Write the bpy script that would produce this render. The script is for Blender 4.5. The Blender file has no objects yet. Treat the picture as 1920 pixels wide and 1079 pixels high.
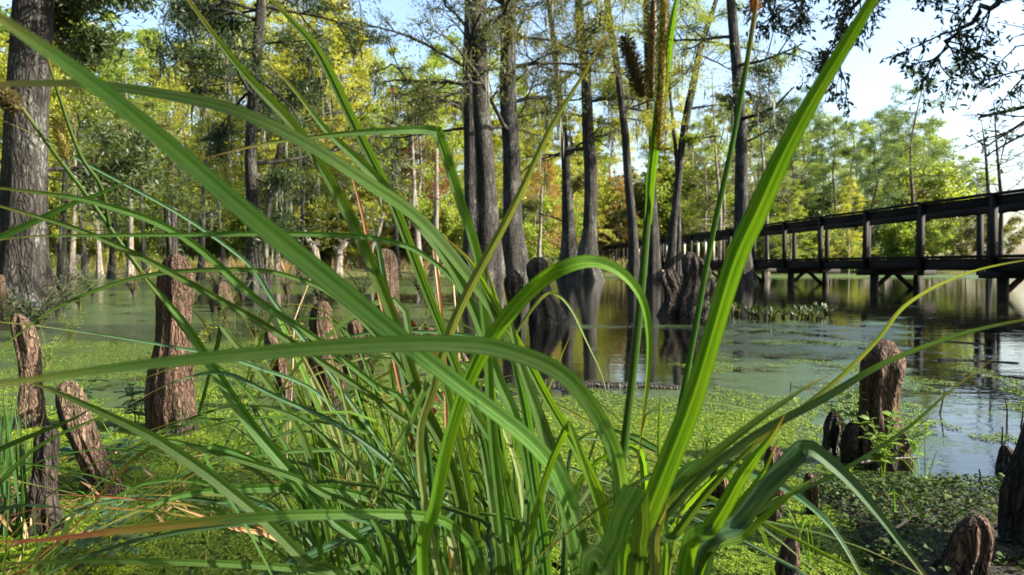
import bpy, math, random
import numpy as np
from mathutils import Vector, Matrix

R = math.radians
sc = bpy.context.scene
COL = sc.collection
W_PX, F_PX, HOR, CAM_H = 1920.0, 1385.0, 497.0, 0.60
PITCH = math.atan((539.5 - HOR) / F_PX)

# ------------------------------------------------------------------ camera, sky, sun, exposure
cam = bpy.data.cameras.new('camera')
cam.sensor_width = 36.0
cam.lens = 36.0 * F_PX / W_PX
cam.clip_start, cam.clip_end = 0.02, 2000
cam.dof.use_dof = True
cam.dof.focus_distance = 0.9
cam.dof.aperture_fstop = 15.0
cam_o = bpy.data.objects.new('camera', cam)
COL.objects.link(cam_o)
cam_o.location = (0, 0, CAM_H)
cam_o.rotation_euler = (math.pi / 2 - PITCH, 0, 0)
sc.camera = cam_o

SUN_AZ, SUN_EL = R(101), R(32)          # azimuth to the right of the view axis (+Y)
world = bpy.data.worlds.new('World')
sc.world = world
world.use_nodes = True
wn = world.node_tree
wn.nodes.clear()
sky = wn.nodes.new('ShaderNodeTexSky')
sky.sky_type = 'NISHITA'
sky.sun_disc = False
sky.sun_elevation = SUN_EL
sky.sun_rotation = SUN_AZ
sky.air_density, sky.dust_density, sky.ozone_density = 1.1, 2.8, 1.9
bg = wn.nodes.new('ShaderNodeBackground')
bg.inputs['Strength'].default_value = 0.105
wo = wn.nodes.new('ShaderNodeOutputWorld')
wn.links.new(sky.outputs[0], bg.inputs[0])
wn.links.new(bg.outputs[0], wo.inputs[0])

sun = bpy.data.lights.new('sun', 'SUN')
sun.energy = 5.0
sun.angle = R(0.53)
sun.color = (1.0, 0.91, 0.76)
sun_o = bpy.data.objects.new('sun', sun)
COL.objects.link(sun_o)
sdir = Vector((math.sin(SUN_AZ) * math.cos(SUN_EL), math.cos(SUN_AZ) * math.cos(SUN_EL), math.sin(SUN_EL)))
sun_o.rotation_euler = sdir.to_track_quat('Z', 'Y').to_euler()
sun_o.location = sdir * 60

sc.view_settings.view_transform = 'Standard'
sc.view_settings.look = 'None'
sc.view_settings.exposure = 1.98
sc.view_settings.gamma = 1.0
sc.view_settings.use_curve_mapping = False
sc.render.engine = 'CYCLES'
sc.cycles.max_bounces = 6
sc.cycles.diffuse_bounces = 3
sc.cycles.glossy_bounces = 3
sc.cycles.transmission_bounces = 3
sc.cycles.transparent_max_bounces = 4
sc.cycles.caustics_reflective = False
sc.cycles.caustics_refractive = False
sc.cycles.use_denoising = True

# ------------------------------------------------------------------ helpers
CAMM = Matrix.Translation((0, 0, CAM_H)) @ Matrix.Rotation(math.pi / 2 - PITCH, 4, 'X')
CAM3 = np.array(CAMM.to_3x3())
CAMP = np.array((0, 0, CAM_H))
CP, SP = math.cos(PITCH), math.sin(PITCH)


def at(px, py, d):
    """world point seen at photo pixel (px, py), d metres in front of the lens"""
    return CAM3 @ np.array(((px - 960) / F_PX * d, -(py - 539.5) / F_PX * d, -d)) + CAMP


def gnd(px, py, z=0.0):
    """point on the level z under photo pixel (px, py)"""
    r = CAM3 @ np.array(((px - 960) / F_PX, -(py - 539.5) / F_PX, -1.0))
    return CAMP + r * ((z - CAM_H) / r[2])


def _hash(i, j, k, s):
    n = (i * 374761393 + j * 668265263 + k * 2147483647 + s * 1274126177) & 0xFFFFFFFF
    n = ((n ^ (n >> 13)) * 1274126177) & 0xFFFFFFFF
    return ((n ^ (n >> 16)) & 0xFFFF) / 65535.0


def vnoise(P, seed=0):
    P = np.asarray(P, float)
    I = np.floor(P).astype(np.int64)
    f = P - I
    f = f * f * (3 - 2 * f)
    out = 0
    for a in (0, 1):
        wa = f[..., 0] if a else 1 - f[..., 0]
        for b in (0, 1):
            wb = f[..., 1] if b else 1 - f[..., 1]
            for c in (0, 1):
                wc = f[..., 2] if c else 1 - f[..., 2]
                out = out + wa * wb * wc * _hash(I[..., 0] + a, I[..., 1] + b, I[..., 2] + c, seed)
    return out


def fbm(P, seed=0, oct=4):
    P = np.asarray(P, float)
    s, a, t = 0, 1.0, 0
    for o in range(oct):
        s = s + a * vnoise(P * 2 ** o + 17.3 * o, seed + o)
        t += a
        a *= 0.5
    return s / t


def sstep(a, b, x):
    t = np.clip((x - a) / (b - a), 0, 1)
    return t * t * (3 - 2 * t)


def nrm(v):
    v = np.asarray(v, float)
    return v / np.maximum(np.linalg.norm(v, axis=-1, keepdims=True), 1e-9)


class MB:
    """collects geometry for one mesh object"""

    def __init__(self):
        self.v, self.q, self.t, self.a, self.uv, self.n = [], [], [], [], [], 0

    def add(self, V, quads=None, tris=None, rnd=0.5, uv=None):
        V = np.asarray(V, float).reshape(-1, 3)
        if quads is not None and len(quads):
            self.q.append(np.asarray(quads, np.int64).reshape(-1, 4) + self.n)
        if tris is not None and len(tris):
            self.t.append(np.asarray(tris, np.int64).reshape(-1, 3) + self.n)
        self.v.append(V)
        self.a.append(np.broadcast_to(np.asarray(rnd, float), (len(V),)) if np.ndim(rnd) == 0 else np.asarray(rnd, float))
        self.uv.append(np.zeros((len(V), 2)) if uv is None else np.asarray(uv, float))
        self.n += len(V)

    def box(self, c, s, rot=None, rnd=0.5):
        x, y, z = np.array(s) / 2
        V = np.array([(-x, -y, -z), (x, -y, -z), (x, y, -z), (-x, y, -z), (-x, -y, z), (x, -y, z), (x, y, z), (-x, y, z)])
        if rot is not None:
            V = V @ np.asarray(rot).T
        self.add(V + np.array(c), [(0, 3, 2, 1), (4, 5, 6, 7), (0, 1, 5, 4), (1, 2, 6, 5), (2, 3, 7, 6), (3, 0, 4, 7)], rnd=rnd)

    def tube(self, path, rad, sides=8, rnd=0.5, rough=None, cap=True, seed=0):
        path = np.asarray(path, float)
        n = len(path)
        rad = np.broadcast_to(np.asarray(rad, float), (n,))
        T = nrm(np.gradient(path, axis=0))
        ref = np.array((0.0, 1.0, 0.0)) if abs(T[:, 1]).mean() < 0.75 else np.array((1.0, 0, 0))
        S = nrm(np.cross(T, ref))
        U = np.cross(S, T)
        ang = np.arange(sides) / sides * 2 * math.pi
        rr = np.repeat(rad[:, None], sides, 1)
        if rough is not None:
            rr = rr * rough(n, ang)
        V = path[:, None] + rr[..., None] * (np.cos(ang)[None, :, None] * S[:, None] + np.sin(ang)[None, :, None] * U[:, None])
        i = np.arange(n - 1)[:, None] * sides
        j = np.arange(sides)[None]
        k = (j + 1) % sides
        q = np.stack([i + j, i + k, i + sides + k, i + sides + j], -1).reshape(-1, 4)
        uv = np.stack([np.broadcast_to(ang / 6.2832, (n, sides)), np.broadcast_to(np.linspace(0, 1, n)[:, None], (n, sides))], -1).reshape(-1, 2)
        V = V.reshape(-1, 3)
        tris = []
        if cap:
            V = np.vstack([V, path[0], path[-1]])
            uv = np.vstack([uv, (0, 0), (0, 1)])
            a, b = n * sides, n * sides + 1
            tris = [(a, (s + 1) % sides, s) for s in range(sides)] + [(b, (n - 1) * sides + s, (n - 1) * sides + (s + 1) % sides) for s in range(sides)]
        self.add(V, q, tris, rnd, uv)

    def quads_at(self, P, A, B, rnd):
        """rhombus leaves: centre P, half-length vectors A, half-width vectors B"""
        P, A, B = (np.asarray(x, float) for x in (P, A, B))
        n = len(P)
        V = np.stack([P - A, P + B - A * .15, P + A, P - B - A * .15], 1).reshape(-1, 3)
        q = np.arange(n * 4).reshape(n, 4)
        self.add(V, q, None, np.repeat(rnd, 4), np.tile([(0.5, 0), (1, .5), (.5, 1), (0, .5)], (n, 1)))

    def leaves_at(self, P, D, N, L, Wd, rnd, fold=0.25):
        """pointed-oval leaves, base at P along D, surface normal N: 6 outline points and a folded midrib"""
        P, D, N = (np.asarray(x, float).reshape(-1, 3) for x in (P, D, N))
        n = len(P)
        D = nrm(D)
        S = nrm(np.cross(D, N))
        N = np.cross(S, D)
        L = np.broadcast_to(np.asarray(L, float), (n,))[:, None]
        Wd = np.broadcast_to(np.asarray(Wd, float), (n,))[:, None]
        up = N * Wd * fold
        V = np.stack([P, P + D * L * .3 + S * Wd * .42 + up * .8, P + D * L * .65 + S * Wd * .45 + up * .8, P + D * L - N * L * .12,
                      P + D * L * .65 - S * Wd * .45 + up * .8, P + D * L * .3 - S * Wd * .42 + up * .8,
                      P + D * L * .33, P + D * L * .67 - N * L * .03], 1).reshape(-1, 3)
        b = np.arange(n)[:, None] * 8
        q = np.concatenate([b + np.array((6, 1, 2, 7)), b + np.array((5, 6, 7, 4))])
        t = np.concatenate([b + np.array(x) for x in ((0, 1, 6), (0, 6, 5), (7, 2, 3), (4, 7, 3))])
        uv = np.tile([(.5, 0), (1, .3), (1, .65), (.5, 1), (0, .65), (0, .3), (.5, .33), (.5, .67)], (n, 1))
        self.add(V, q, t, np.repeat(np.broadcast_to(rnd, (n,)), 8), uv)

    def mesh(self, name, mat, smooth=False):
        me = bpy.data.meshes.new(name)
        V = np.vstack(self.v)
        q = np.vstack(self.q) if self.q else np.zeros((0, 4), np.int64)
        t = np.vstack(self.t) if self.t else np.zeros((0, 3), np.int64)
        me.vertices.add(len(V))
        me.vertices.foreach_set('co', V.astype(np.float32).ravel())
        li = np.concatenate([q.ravel(), t.ravel()]).astype(np.int32)
        me.loops.add(len(li))
        me.loops.foreach_set('vertex_index', li)
        me.polygons.add(len(q) + len(t))
        ls = np.concatenate([np.arange(len(q)) * 4, len(q) * 4 + np.arange(len(t)) * 3]).astype(np.int32)
        me.polygons.foreach_set('loop_start', ls)
        if smooth:
            me.polygons.foreach_set('use_smooth', np.ones(len(q) + len(t), bool))
        me.update(calc_edges=True)
        at_ = me.attributes.new('rnd', 'FLOAT', 'POINT')
        at_.data.foreach_set('value', np.concatenate(self.a).astype(np.float32))
        uvl = me.uv_layers.new(name='uv')
        uvl.data.foreach_set('uv', np.vstack(self.uv)[li].astype(np.float32).ravel())
        me.validate()
        me.materials.append(mat)
        return me

    def obj(self, name, mat, parent=None, smooth=False):
        o = bpy.data.objects.new(name, self.mesh(name, mat, smooth))
        COL.objects.link(o)
        if parent is not None:
            o.parent = parent
            o.matrix_parent_inverse = Matrix.Translation(parent.location).inverted() if parent.rotation_euler[2] == 0 else parent.matrix_basis.inverted()
        return o


def tag(o, label, cat, group=None, kind=None):
    if label:
        o['label'] = label
    if cat:
        o['category'] = cat
    if group:
        o['group'] = group
    if kind:
        o['kind'] = kind
    return o


def thing(name, label, cat, loc=(0, 0, 0), group=None):
    o = bpy.data.objects.new(name, None)
    o.empty_display_size = 0.1
    COL.objects.link(o)
    o.location = tuple(float(c) for c in loc)
    return tag(o, label, cat, group)


def link_copy(src, parent=None):
    c = src.copy()
    COL.objects.link(c)
    c.parent = parent
    return c


# ------------------------------------------------------------------ materials
def new_mat(name):
    m = bpy.data.materials.new(name)
    m.use_nodes = True
    m.node_tree.nodes.clear()
    return m, m.node_tree


class NT:
    def __init__(self, nt):
        self.nt = nt

    def n(self, t, **kw):
        x = self.nt.nodes.new(t)
        for k, v in kw.items():
            if k.startswith('i_'):
                x.inputs[k[2:].replace('_', ' ')].default_value = v
            elif k.startswith('x_'):
                x.inputs[int(k[2:])].default_value = v
            else:
                setattr(x, k, v)
        return x

    def l(self, a, b):
        self.nt.links.new(a, b)

    def ramp(self, fac, stops, interp='LINEAR'):
        r = self.n('ShaderNodeValToRGB')
        r.color_ramp.interpolation = interp
        e = r.color_ramp.elements
        while len(e) > 1:
            e.remove(e[-1])
        for i, (p, c) in enumerate(stops):
            el = e[0] if i == 0 else e.new(p)
            el.position = p
            el.color = (*c, 1) if len(c) == 3 else c
        self.l(fac, r.inputs[0])
        return r.outputs[0]

    def noise(self, vec, scale, detail=4, rough=.55, dist=0):
        x = self.n('ShaderNodeTexNoise')
        x.inputs['Scale'].default_value = scale
        x.inputs['Detail'].default_value = detail
        x.inputs['Roughness'].default_value = rough
        x.inputs['Distortion'].default_value = dist
        if vec is not None:
            self.l(vec, x.inputs['Vector'])
        return x.outputs['Fac']

    def coord(self, which='Object', scale=(1, 1, 1)):
        c = self.n('ShaderNodeTexCoord')
        m = self.n('ShaderNodeMapping')
        m.inputs['Scale'].default_value = scale
        self.l(c.outputs[which], m.inputs[0])
        return m.outputs[0]

    def mix(self, fac, a, b, mode='MIX'):
        x = self.n('ShaderNodeMix', data_type='RGBA', blend_type=mode)
        for s, v in ((x.inputs[0], fac), (x.inputs[6], a), (x.inputs[7], b)):
            if isinstance(v, (int, float)):
                s.default_value = v
            elif isinstance(v, tuple):
                s.default_value = (*v, 1)
            else:
                self.l(v, s)
        return x.outputs[2]

    def math(self, op, a, b=0.0, clamp=False):
        x = self.n('ShaderNodeMath', operation=op, use_clamp=clamp)
        for s, v in ((x.inputs[0], a), (x.inputs[1], b)):
            if isinstance(v, (int, float)):
                s.default_value = v
            else:
                self.l(v, s)
        return x.outputs[0]

    def attr(self, name, typ='GEOMETRY'):
        x = self.n('ShaderNodeAttribute', attribute_name=name, attribute_type=typ)
        return x.outputs['Fac']

    def bump(self, h, strength, dist):
        b = self.n('ShaderNodeBump')
        b.inputs['Strength'].default_value = strength
        b.inputs['Distance'].default_value = dist
        self.l(h, b.inputs['Height'])
        return b.outputs[0]

    def principled(self, col, rough=.8, spec=.3, normal=None):
        p = self.n('ShaderNodeBsdfPrincipled')
        if isinstance(col, tuple):
            p.inputs['Base Color'].default_value = (*col, 1)
        else:
            self.l(col, p.inputs['Base Color'])
        if isinstance(rough, (int, float)):
            p.inputs['Roughness'].default_value = rough
        else:
            self.l(rough, p.inputs['Roughness'])
        p.inputs['Specular IOR Level'].default_value = spec
        if normal is not None:
            self.l(normal, p.inputs['Normal'])
        return p

    def out(self, sh):
        o = self.n('ShaderNodeOutputMaterial')
        self.l(sh, o.inputs[0])


def leaf_mat(name, c1, c2, c3, transl=.42, tcol=None, rough=.45, spec=.35, gloss=.05):
    """foliage: colour varies leaf to leaf, part of the light passes through"""
    m, nt = new_mat(name)
    N = NT(nt)
    a = N.attr('rnd')
    oi = N.n('ShaderNodeObjectInfo')
    f = N.math('ADD', a, N.math('MULTIPLY', N.math('SUBTRACT', oi.outputs['Random'], .5), .35), True)
    col = N.ramp(f, [(0.0, c1), (.5, c2), (1.0, c3)])
    p = N.principled(col, rough, spec)
    tr = N.n('ShaderNodeBsdfTranslucent')
    t = N.mix(1.0, col, tcol or (1.35, 1.3, .75), 'MULTIPLY')
    N.l(t, tr.inputs[0])
    mx = N.n('ShaderNodeMixShader')
    mx.inputs[0].default_value = transl
    N.l(p.outputs[0], mx.inputs[1])
    N.l(tr.outputs[0], mx.inputs[2])
    N.out(mx.outputs[0])
    return m


def bark_mat(name, dark, mid, light, sc_=1.0, streak=.12, patch=None, bump=.9, bd=.03, wet=.18):
    m, nt = new_mat(name)
    N = NT(nt)
    v = N.coord('Object', (1, 1, streak))
    v2 = N.coord('Object', (1, 1, .5))
    n1 = N.noise(v, 22 * sc_, 6, .65, .6)
    n2 = N.noise(v2, 3.0 * sc_, 4, .6)
    n3 = N.noise(v2, 60 * sc_, 3, .6)
    col = N.ramp(n1, [(.3, dark), (.5, mid), (.68, light)])
    col = N.mix(N.ramp(n2, [(.35, (0, 0, 0)), (.7, (1, 1, 1))]), col, N.mix(1.0, col, (.62, .60, .58), 'MULTIPLY'))
    if patch:
        col = N.mix(N.math('MULTIPLY', N.ramp(n2, [(.52, (0, 0, 0)), (.62, (1, 1, 1))]), N.ramp(n3, [(.4, (0, 0, 0)), (.6, (.75, .75, .75))])), col, patch)
    vo = N.n('ShaderNodeTexVoronoi', feature='DISTANCE_TO_EDGE')
    vo.inputs['Scale'].default_value = 26 * sc_
    wv = N.n('ShaderNodeVectorMath', operation='ADD')
    N.l(N.coord('Object', (1, 1, streak * 1.6)), wv.inputs[0])
    nz = N.n('ShaderNodeTexNoise')
    nz.inputs['Scale'].default_value = 9 * sc_
    N.l(v2, nz.inputs['Vector'])
    sv = N.n('ShaderNodeVectorMath', operation='SCALE')
    sv.inputs['Scale'].default_value = .12 / sc_
    N.l(nz.outputs['Color'], sv.inputs[0])
    N.l(sv.outputs[0], wv.inputs[1])
    N.l(wv.outputs[0], vo.inputs['Vector'])
    crack = N.ramp(vo.outputs['Distance'], [(0.0, (0, 0, 0)), (.22, (1, 1, 1))])
    col = N.mix(N.math('MULTIPLY', N.math('SUBTRACT', 1.0, crack), .75), col, dark)
    h = N.math('ADD', N.math('ADD', n1, N.math('MULTIPLY', n3, .25)), N.math('MULTIPLY', crack, .6))
    sz = N.n('ShaderNodeSeparateXYZ')
    N.l(N.coord('Object'), sz.inputs[0])
    wz = N.math('SUBTRACT', N.math('DIVIDE', sz.outputs[2], wet), N.math('MULTIPLY', N.math('SUBTRACT', n2, .5), 1.6))
    wr = N.ramp(wz, [(.35, (1, 1, 1)), (1.0, (0, 0, 0))])
    col = N.mix(N.math('MULTIPLY', wr, .7), col, (.016, .017, .011))
    N.out(N.principled(col, N.math('SUBTRACT', .85, N.math('MULTIPLY', wr, .4)), .25, N.bump(h, bump, bd)).outputs[0])
    return m


M = {}
M['bark'] = bark_mat('bark_grey', (.009, .008, .007), (.036, .033, .029), (.10, .095, .085), .8, .10, (.21, .22, .19))
M['bark_pale'] = bark_mat('bark_pale', (.10, .085, .065), (.24, .21, .17), (.42, .38, .32), .6, .15)
M['bark_pine'] = bark_mat('bark_pine', (.05, .035, .028), (.14, .095, .07), (.24, .18, .14), .6, .2)
M['knee_red'] = bark_mat('knee_red', (.024, .016, .011), (.125, .072, .048), (.29, .185, .125), 3.4, .10, (.06, .075, .025), 1.0, .016, .07)
M['knee_tan'] = bark_mat('knee_tan', (.036, .026, .018), (.165, .105, .07), (.34, .24, .168), 3.4, .10, (.07, .085, .03), 1.0, .016, .07)
M['knee_dark'] = bark_mat('knee_dark', (.012, .009, .008), (.04, .03, .024), (.10, .078, .062), 2.6, .12, None, 1.0, .016, .07)
M['knee_mid'] = bark_mat('knee_fibrous', (.012, .010, .008), (.07, .054, .043), (.17, .14, .115), 1.3, .14, (.05, .06, .028), 1.0, .03, .12)
M['twig'] = bark_mat('twig_bark', (.03, .025, .02), (.08, .065, .055), (.15, .13, .11), 3, .2, None, .4, .004)

m, nt = new_mat('weathered_wood')
N = NT(nt)
v = N.coord('Object', (1, 1, 1))
n1 = N.noise(N.coord('Object', (14, 1.2, 14)), 3, 5, .6)
n2 = N.noise(v, 2.5, 3, .6)
col = N.mix(n2, N.ramp(n1, [(.3, (.007, .006, .006)), (.7, (.030, .026, .023))]), (.014, .012, .011))
N.out(N.principled(col, .8, .25, N.bump(n1, .4, .004)).outputs[0])
M['wood'] = m
m, nt = new_mat('sunlit_timber')  # far slats: their sunshine is put into a paler wood colour
N = NT(nt)
n1 = N.noise(N.coord('Object', (8, 8, 1)), 4, 4, .6)
N.out(N.principled(N.ramp(n1, [(.3, (.34, .29, .22)), (.7, (.55, .49, .40))]), .75, .25).outputs[0])
M['timber'] = m

YG = dict(transl=.5)
M['leaf_yellow'] = leaf_mat('leaf_yellow_green', (.15, .18, .022), (.31, .33, .042), (.42, .40, .07), **YG)
M['leaf_lime'] = leaf_mat('leaf_lime_green', (.09, .15, .022), (.19, .265, .036), (.30, .33, .055), **YG)
M['leaf_olive'] = leaf_mat('leaf_olive', (.05, .07, .016), (.105, .12, .027), (.18, .165, .04))
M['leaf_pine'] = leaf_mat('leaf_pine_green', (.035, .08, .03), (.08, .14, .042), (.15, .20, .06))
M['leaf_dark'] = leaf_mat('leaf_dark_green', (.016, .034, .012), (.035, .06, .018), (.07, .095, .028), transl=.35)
M['leaf_rust'] = leaf_mat('leaf_rust', (.17, .10, .028), (.30, .20, .05), (.36, .30, .065), tcol=(1.3, 1.0, .7))
M['leaf_red'] = leaf_mat('leaf_dull_red', (.09, .02, .018), (.17, .045, .035), (.20, .10, .04), tcol=(1.3, .9, .8))
M['leaf_fresh'] = leaf_mat('leaf_fresh_green', (.07, .14, .02), (.12, .21, .035), (.20, .28, .05), transl=.45)
M['leaf_blue'] = leaf_mat('leaf_blue_green', (.03, .085, .045), (.06, .13, .065), (.10, .18, .08), transl=.35)
M['moss'] = leaf_mat('spanish_moss', (.06, .07, .05), (.11, .12, .09), (.17, .18, .14), transl=.25)
M['dry'] = leaf_mat('dry_leaf', (.20, .10, .05), (.34, .20, .10), (.45, .32, .18), transl=.25, tcol=(1.2, 1, .8))
M['straw'] = leaf_mat('straw', (.28, .20, .11), (.42, .32, .19), (.5, .42, .28), transl=.2, tcol=(1.2, 1, .8))


def blade_mat(name, base, light, tip=(.84, (.15, .13, .03), (.17, .09, .035)), transl=.52, mot=.5):
    """sedge leaf: fine lengthwise veins, pale midrib, drying tip (v runs along the blade)"""
    m, nt = new_mat(name)
    N = NT(nt)
    uv = N.n('ShaderNodeUVMap', uv_map='uv')
    sep = N.n('ShaderNodeSeparateXYZ')
    N.l(uv.outputs[0], sep.inputs[0])
    u, v = sep.outputs[0], sep.outputs[1]
    mp = N.n('ShaderNodeMapping')
    mp.inputs['Scale'].default_value = (26, .6, 1)
    N.l(uv.outputs[0], mp.inputs[0])
    veins = N.noise(mp.outputs[0], 1.6, 3, .5)
    mpb = N.n('ShaderNodeMapping')
    mpb.inputs['Scale'].default_value = (7, .35, 1)
    N.l(uv.outputs[0], mpb.inputs[0])
    veins = N.math('ADD', N.math('MULTIPLY', veins, .5), N.math('MULTIPLY', N.noise(mpb.outputs[0], 1.4, 2, .5), .5))
    mp2 = N.n('ShaderNodeMapping')
    mp2.inputs['Scale'].default_value = (2.2, 9, 1)
    N.l(uv.outputs[0], mp2.inputs[0])
    oi = N.n('ShaderNodeObjectInfo')
    off = N.n('ShaderNodeVectorMath', operation='ADD')
    N.l(mp2.outputs[0], off.inputs[0])
    cx = N.n('ShaderNodeCombineXYZ')
    N.l(N.math('MULTIPLY', oi.outputs['Random'], 40), cx.inputs[1])
    N.l(cx.outputs[0], off.inputs[1])
    blot = N.noise(off.outputs[0], 1.6, 4, .6)
    col = N.mix(N.ramp(veins, [(.42, (0, 0, 0)), (.58, (1, 1, 1))]), tuple(c * .62 for c in base), tuple(c * 1.1 for c in light))
    col = N.mix(N.math('MULTIPLY', N.ramp(blot, [(.45, (0, 0, 0)), (.75, (1, 1, 1))]), mot), col, tuple(min(1, c * k) for c, k in zip(light, (1.5, 1.12, .95))))
    hs = N.n('ShaderNodeHueSaturation')
    N.l(N.math('ADD', .485, N.math('MULTIPLY', oi.outputs['Random'], .03)), hs.inputs['Hue'])
    N.l(N.math('ADD', .8, N.math('MULTIPLY', oi.outputs['Random'], .45)), hs.inputs['Value'])
    N.l(col, hs.inputs['Color'])
    col = hs.outputs[0]
    mid = N.math('SUBTRACT', 1.0, N.math('MULTIPLY', N.math('ABSOLUTE', N.math('SUBTRACT', u, .5)), 14), True)
    col = N.mix(N.math('MULTIPLY', mid, .45), col, tuple(c * 1.7 for c in light))
    if tip:
        st, tc, tc2 = tip
        g = N.math('ADD', v, N.math('MULTIPLY', N.math('SUBTRACT', blot, .5), .25))
        f1 = N.n('ShaderNodeMapRange')
        N.l(g, f1.inputs[0])
        f1.inputs[1].default_value, f1.inputs[2].default_value = st, st + .12
        f2 = N.n('ShaderNodeMapRange')
        N.l(g, f2.inputs[0])
        f2.inputs[1].default_value, f2.inputs[2].default_value = st + .1, st + .22
        col = N.mix(f1.outputs[0], col, tc)
        col = N.mix(f2.outputs[0], col, tc2)
    spn = N.n('ShaderNodeMapping')
    spn.inputs['Scale'].default_value = (9, 90, 1)
    N.l(uv.outputs[0], spn.inputs[0])
    so = N.n('ShaderNodeVectorMath', operation='ADD')
    N.l(spn.outputs[0], so.inputs[0])
    N.l(cx.outputs[0], so.inputs[1])
    col = N.mix(N.math('MULTIPLY', N.ramp(N.noise(so.outputs[0], 1.0, 2, .5), [(.66, (0, 0, 0)), (.72, (1, 1, 1))]), .6), col, (.12, .085, .03))
    p = N.principled(col, .5, .2, N.bump(veins, .5, .0010))
    tr = N.n('ShaderNodeBsdfTranslucent')
    N.l(N.mix(1.0, col, (1.7, 1.5, .55), 'MULTIPLY'), tr.inputs[0])
    mx = N.n('ShaderNodeMixShader')
    mx.inputs[0].default_value = transl
    N.l(p.outputs[0], mx.inputs[1])
    N.l(tr.outputs[0], mx.inputs[2])
    N.out(mx.outputs[0])
    return m


M['blade'] = blade_mat('sedge_green', (.026, .078, .010), (.055, .125, .020))
M['blade_cut'] = blade_mat('sedge_broken_leaf', (.04, .11, .012), (.08, .17, .028), tip=None)
M['blade_lit'] = blade_mat('sedge_lit_green', (.055, .14, .025), (.10, .21, .045), transl=.5)  # lighter sedge copy: light on two big near blades put into the colour
M['blade_bright'] = blade_mat('sedge_bright', (.045, .125, .008), (.09, .20, .015), transl=.55)
M['blade_teal'] = blade_mat('sedge_blue_green', (.020, .065, .026), (.045, .105, .042), transl=.28)
M['blade_pale'] = blade_mat('sedge_pale', (.075, .12, .032), (.14, .19, .06), transl=.35)
M['blade_dry'] = blade_mat('sedge_dry_tip', (.032, .09, .012), (.07, .14, .022), tip=(.66, (.22, .16, .03), (.25, .085, .045)))
M['blade_redtip'] = blade_mat('sedge_red_tip', (.032, .09, .012), (.07, .14, .022), tip=(.84, (.22, .20, .03), (.28, .05, .025)))
M['blade_brown'] = blade_mat('sedge_dead', (.20, .10, .05), (.36, .21, .11), transl=.25)
M['spike'] = leaf_mat('seed_spike_tan', (.09, .08, .018), (.19, .16, .035), (.30, .23, .06), transl=.3)
M['spike_dark'] = leaf_mat('seed_spike_brown', (.03, .028, .014), (.07, .055, .02), (.14, .11, .03), transl=.15)
M['spike_red'] = leaf_mat('spikelet_red', (.16, .05, .02), (.28, .10, .04), (.36, .2, .08), transl=.25)

# ---- water with duckweed skin (point attribute "cover" says where weed lies)
m, nt = new_mat('pond_water')
N = NT(nt)
pos = N.coord('Object')
cov = N.attr('cover')
nA = N.noise(N.coord('Object', (1, 1, 1)), 2.2, 6, .62)
nB = N.noise(N.coord('Object', (1, .5, 1)), 42, 5, .75)
nC = N.noise(pos, 130, 3, .6)
th = N.math('ADD', N.math('MULTIPLY', nA, .55), N.math('MULTIPLY', nB, .45))
mask = N.n('ShaderNodeMapRange')
N.l(N.math('SUBTRACT', N.math('MULTIPLY', cov, 1.0), N.math('ADD', N.math('MULTIPLY', N.math('SUBTRACT', th, .5), 2.3), .5)), mask.inputs[0])
mask.inputs[1].default_value, mask.inputs[2].default_value = -.03, .03
rip = N.noise(N.coord('Object', (.5, 1.6, 1)), 3.0, 3, .5)
rip2 = N.noise(N.coord('Object', (1, 2, 1)), 14, 2, .5)
wb = N.bump(N.math('ADD', rip, N.math('MULTIPLY', rip2, .25)), .17, .012)
wat = N.principled((.005, .006, .004), .025, .5, wb)
wat.inputs['IOR'].default_value = 1.33
dcol = N.ramp(N.math('ADD', N.math('MULTIPLY', nC, .6), N.math('MULTIPLY', nB, .4)),
              [(.36, (.008, .018, .005)), (.5, (.034, .062, .012)), (.64, (.085, .125, .022))])
dcol = N.mix(N.ramp(cov, [(.97, (0, 0, 0)), (1.0, (1, 1, 1))]), dcol, (.05, .085, .006))
dw = N.principled(dcol, N.ramp(cov, [(.97, (.2,) * 3), (1.0, (.75,) * 3)]), 1.0, N.bump(N.math('ADD', nC, nB), .4, .004))
N.l(N.ramp(cov, [(.97, (1,) * 3), (1.0, (.2,) * 3)]), dw.inputs['Specular IOR Level'])
mx = N.n('ShaderNodeMixShader')
N.l(mask.outputs[0], mx.inputs[0])
N.l(wat.outputs[0], mx.inputs[1])
N.l(dw.outputs[0], mx.inputs[2])
N.out(mx.outputs[0])
M['water'] = m

m, nt = new_mat('duckweed_fronds')
N = NT(nt)
a = N.attr('rnd')
N.out(N.principled(N.ramp(a, [(0, (.035, .065, .005)), (.4, (.085, .140, .008)), (.75, (.140, .200, .011)), (1, (.21, .24, .03))]), .45, .15).outputs[0])
M['duck'] = m

m, nt = new_mat('muddy_ground')
N = NT(nt)
n1 = N.noise(N.coord('Object'), 1.3, 6, .6)
n2 = N.noise(N.coord('Object'), 30, 5, .65)
col = N.ramp(N.math('ADD', N.math('MULTIPLY', n1, .5), N.math('MULTIPLY', n2, .5)), [(.35, (.012, .010, .007)), (.5, (.028, .024, .014)), (.65, (.055, .048, .026))])
N.out(N.principled(col, .8, .3, N.bump(n2, .8, .02)).outputs[0])
M['mud'] = m
m, nt = new_mat('far_bank_ground')
N = NT(nt)
n1 = N.noise(N.coord('Object'), .5, 6, .6)
col = N.ramp(n1, [(.35, (.035, .05, .014)), (.5, (.075, .08, .025)), (.65, (.13, .10, .04))])
N.out(N.principled(col, .9, .1).outputs[0])
M['bank'] = m

# ------------------------------------------------------------------ ground, water
rng = np.random.default_rng(7)
random.seed(7)
BANK_Y = 40.0


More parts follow.
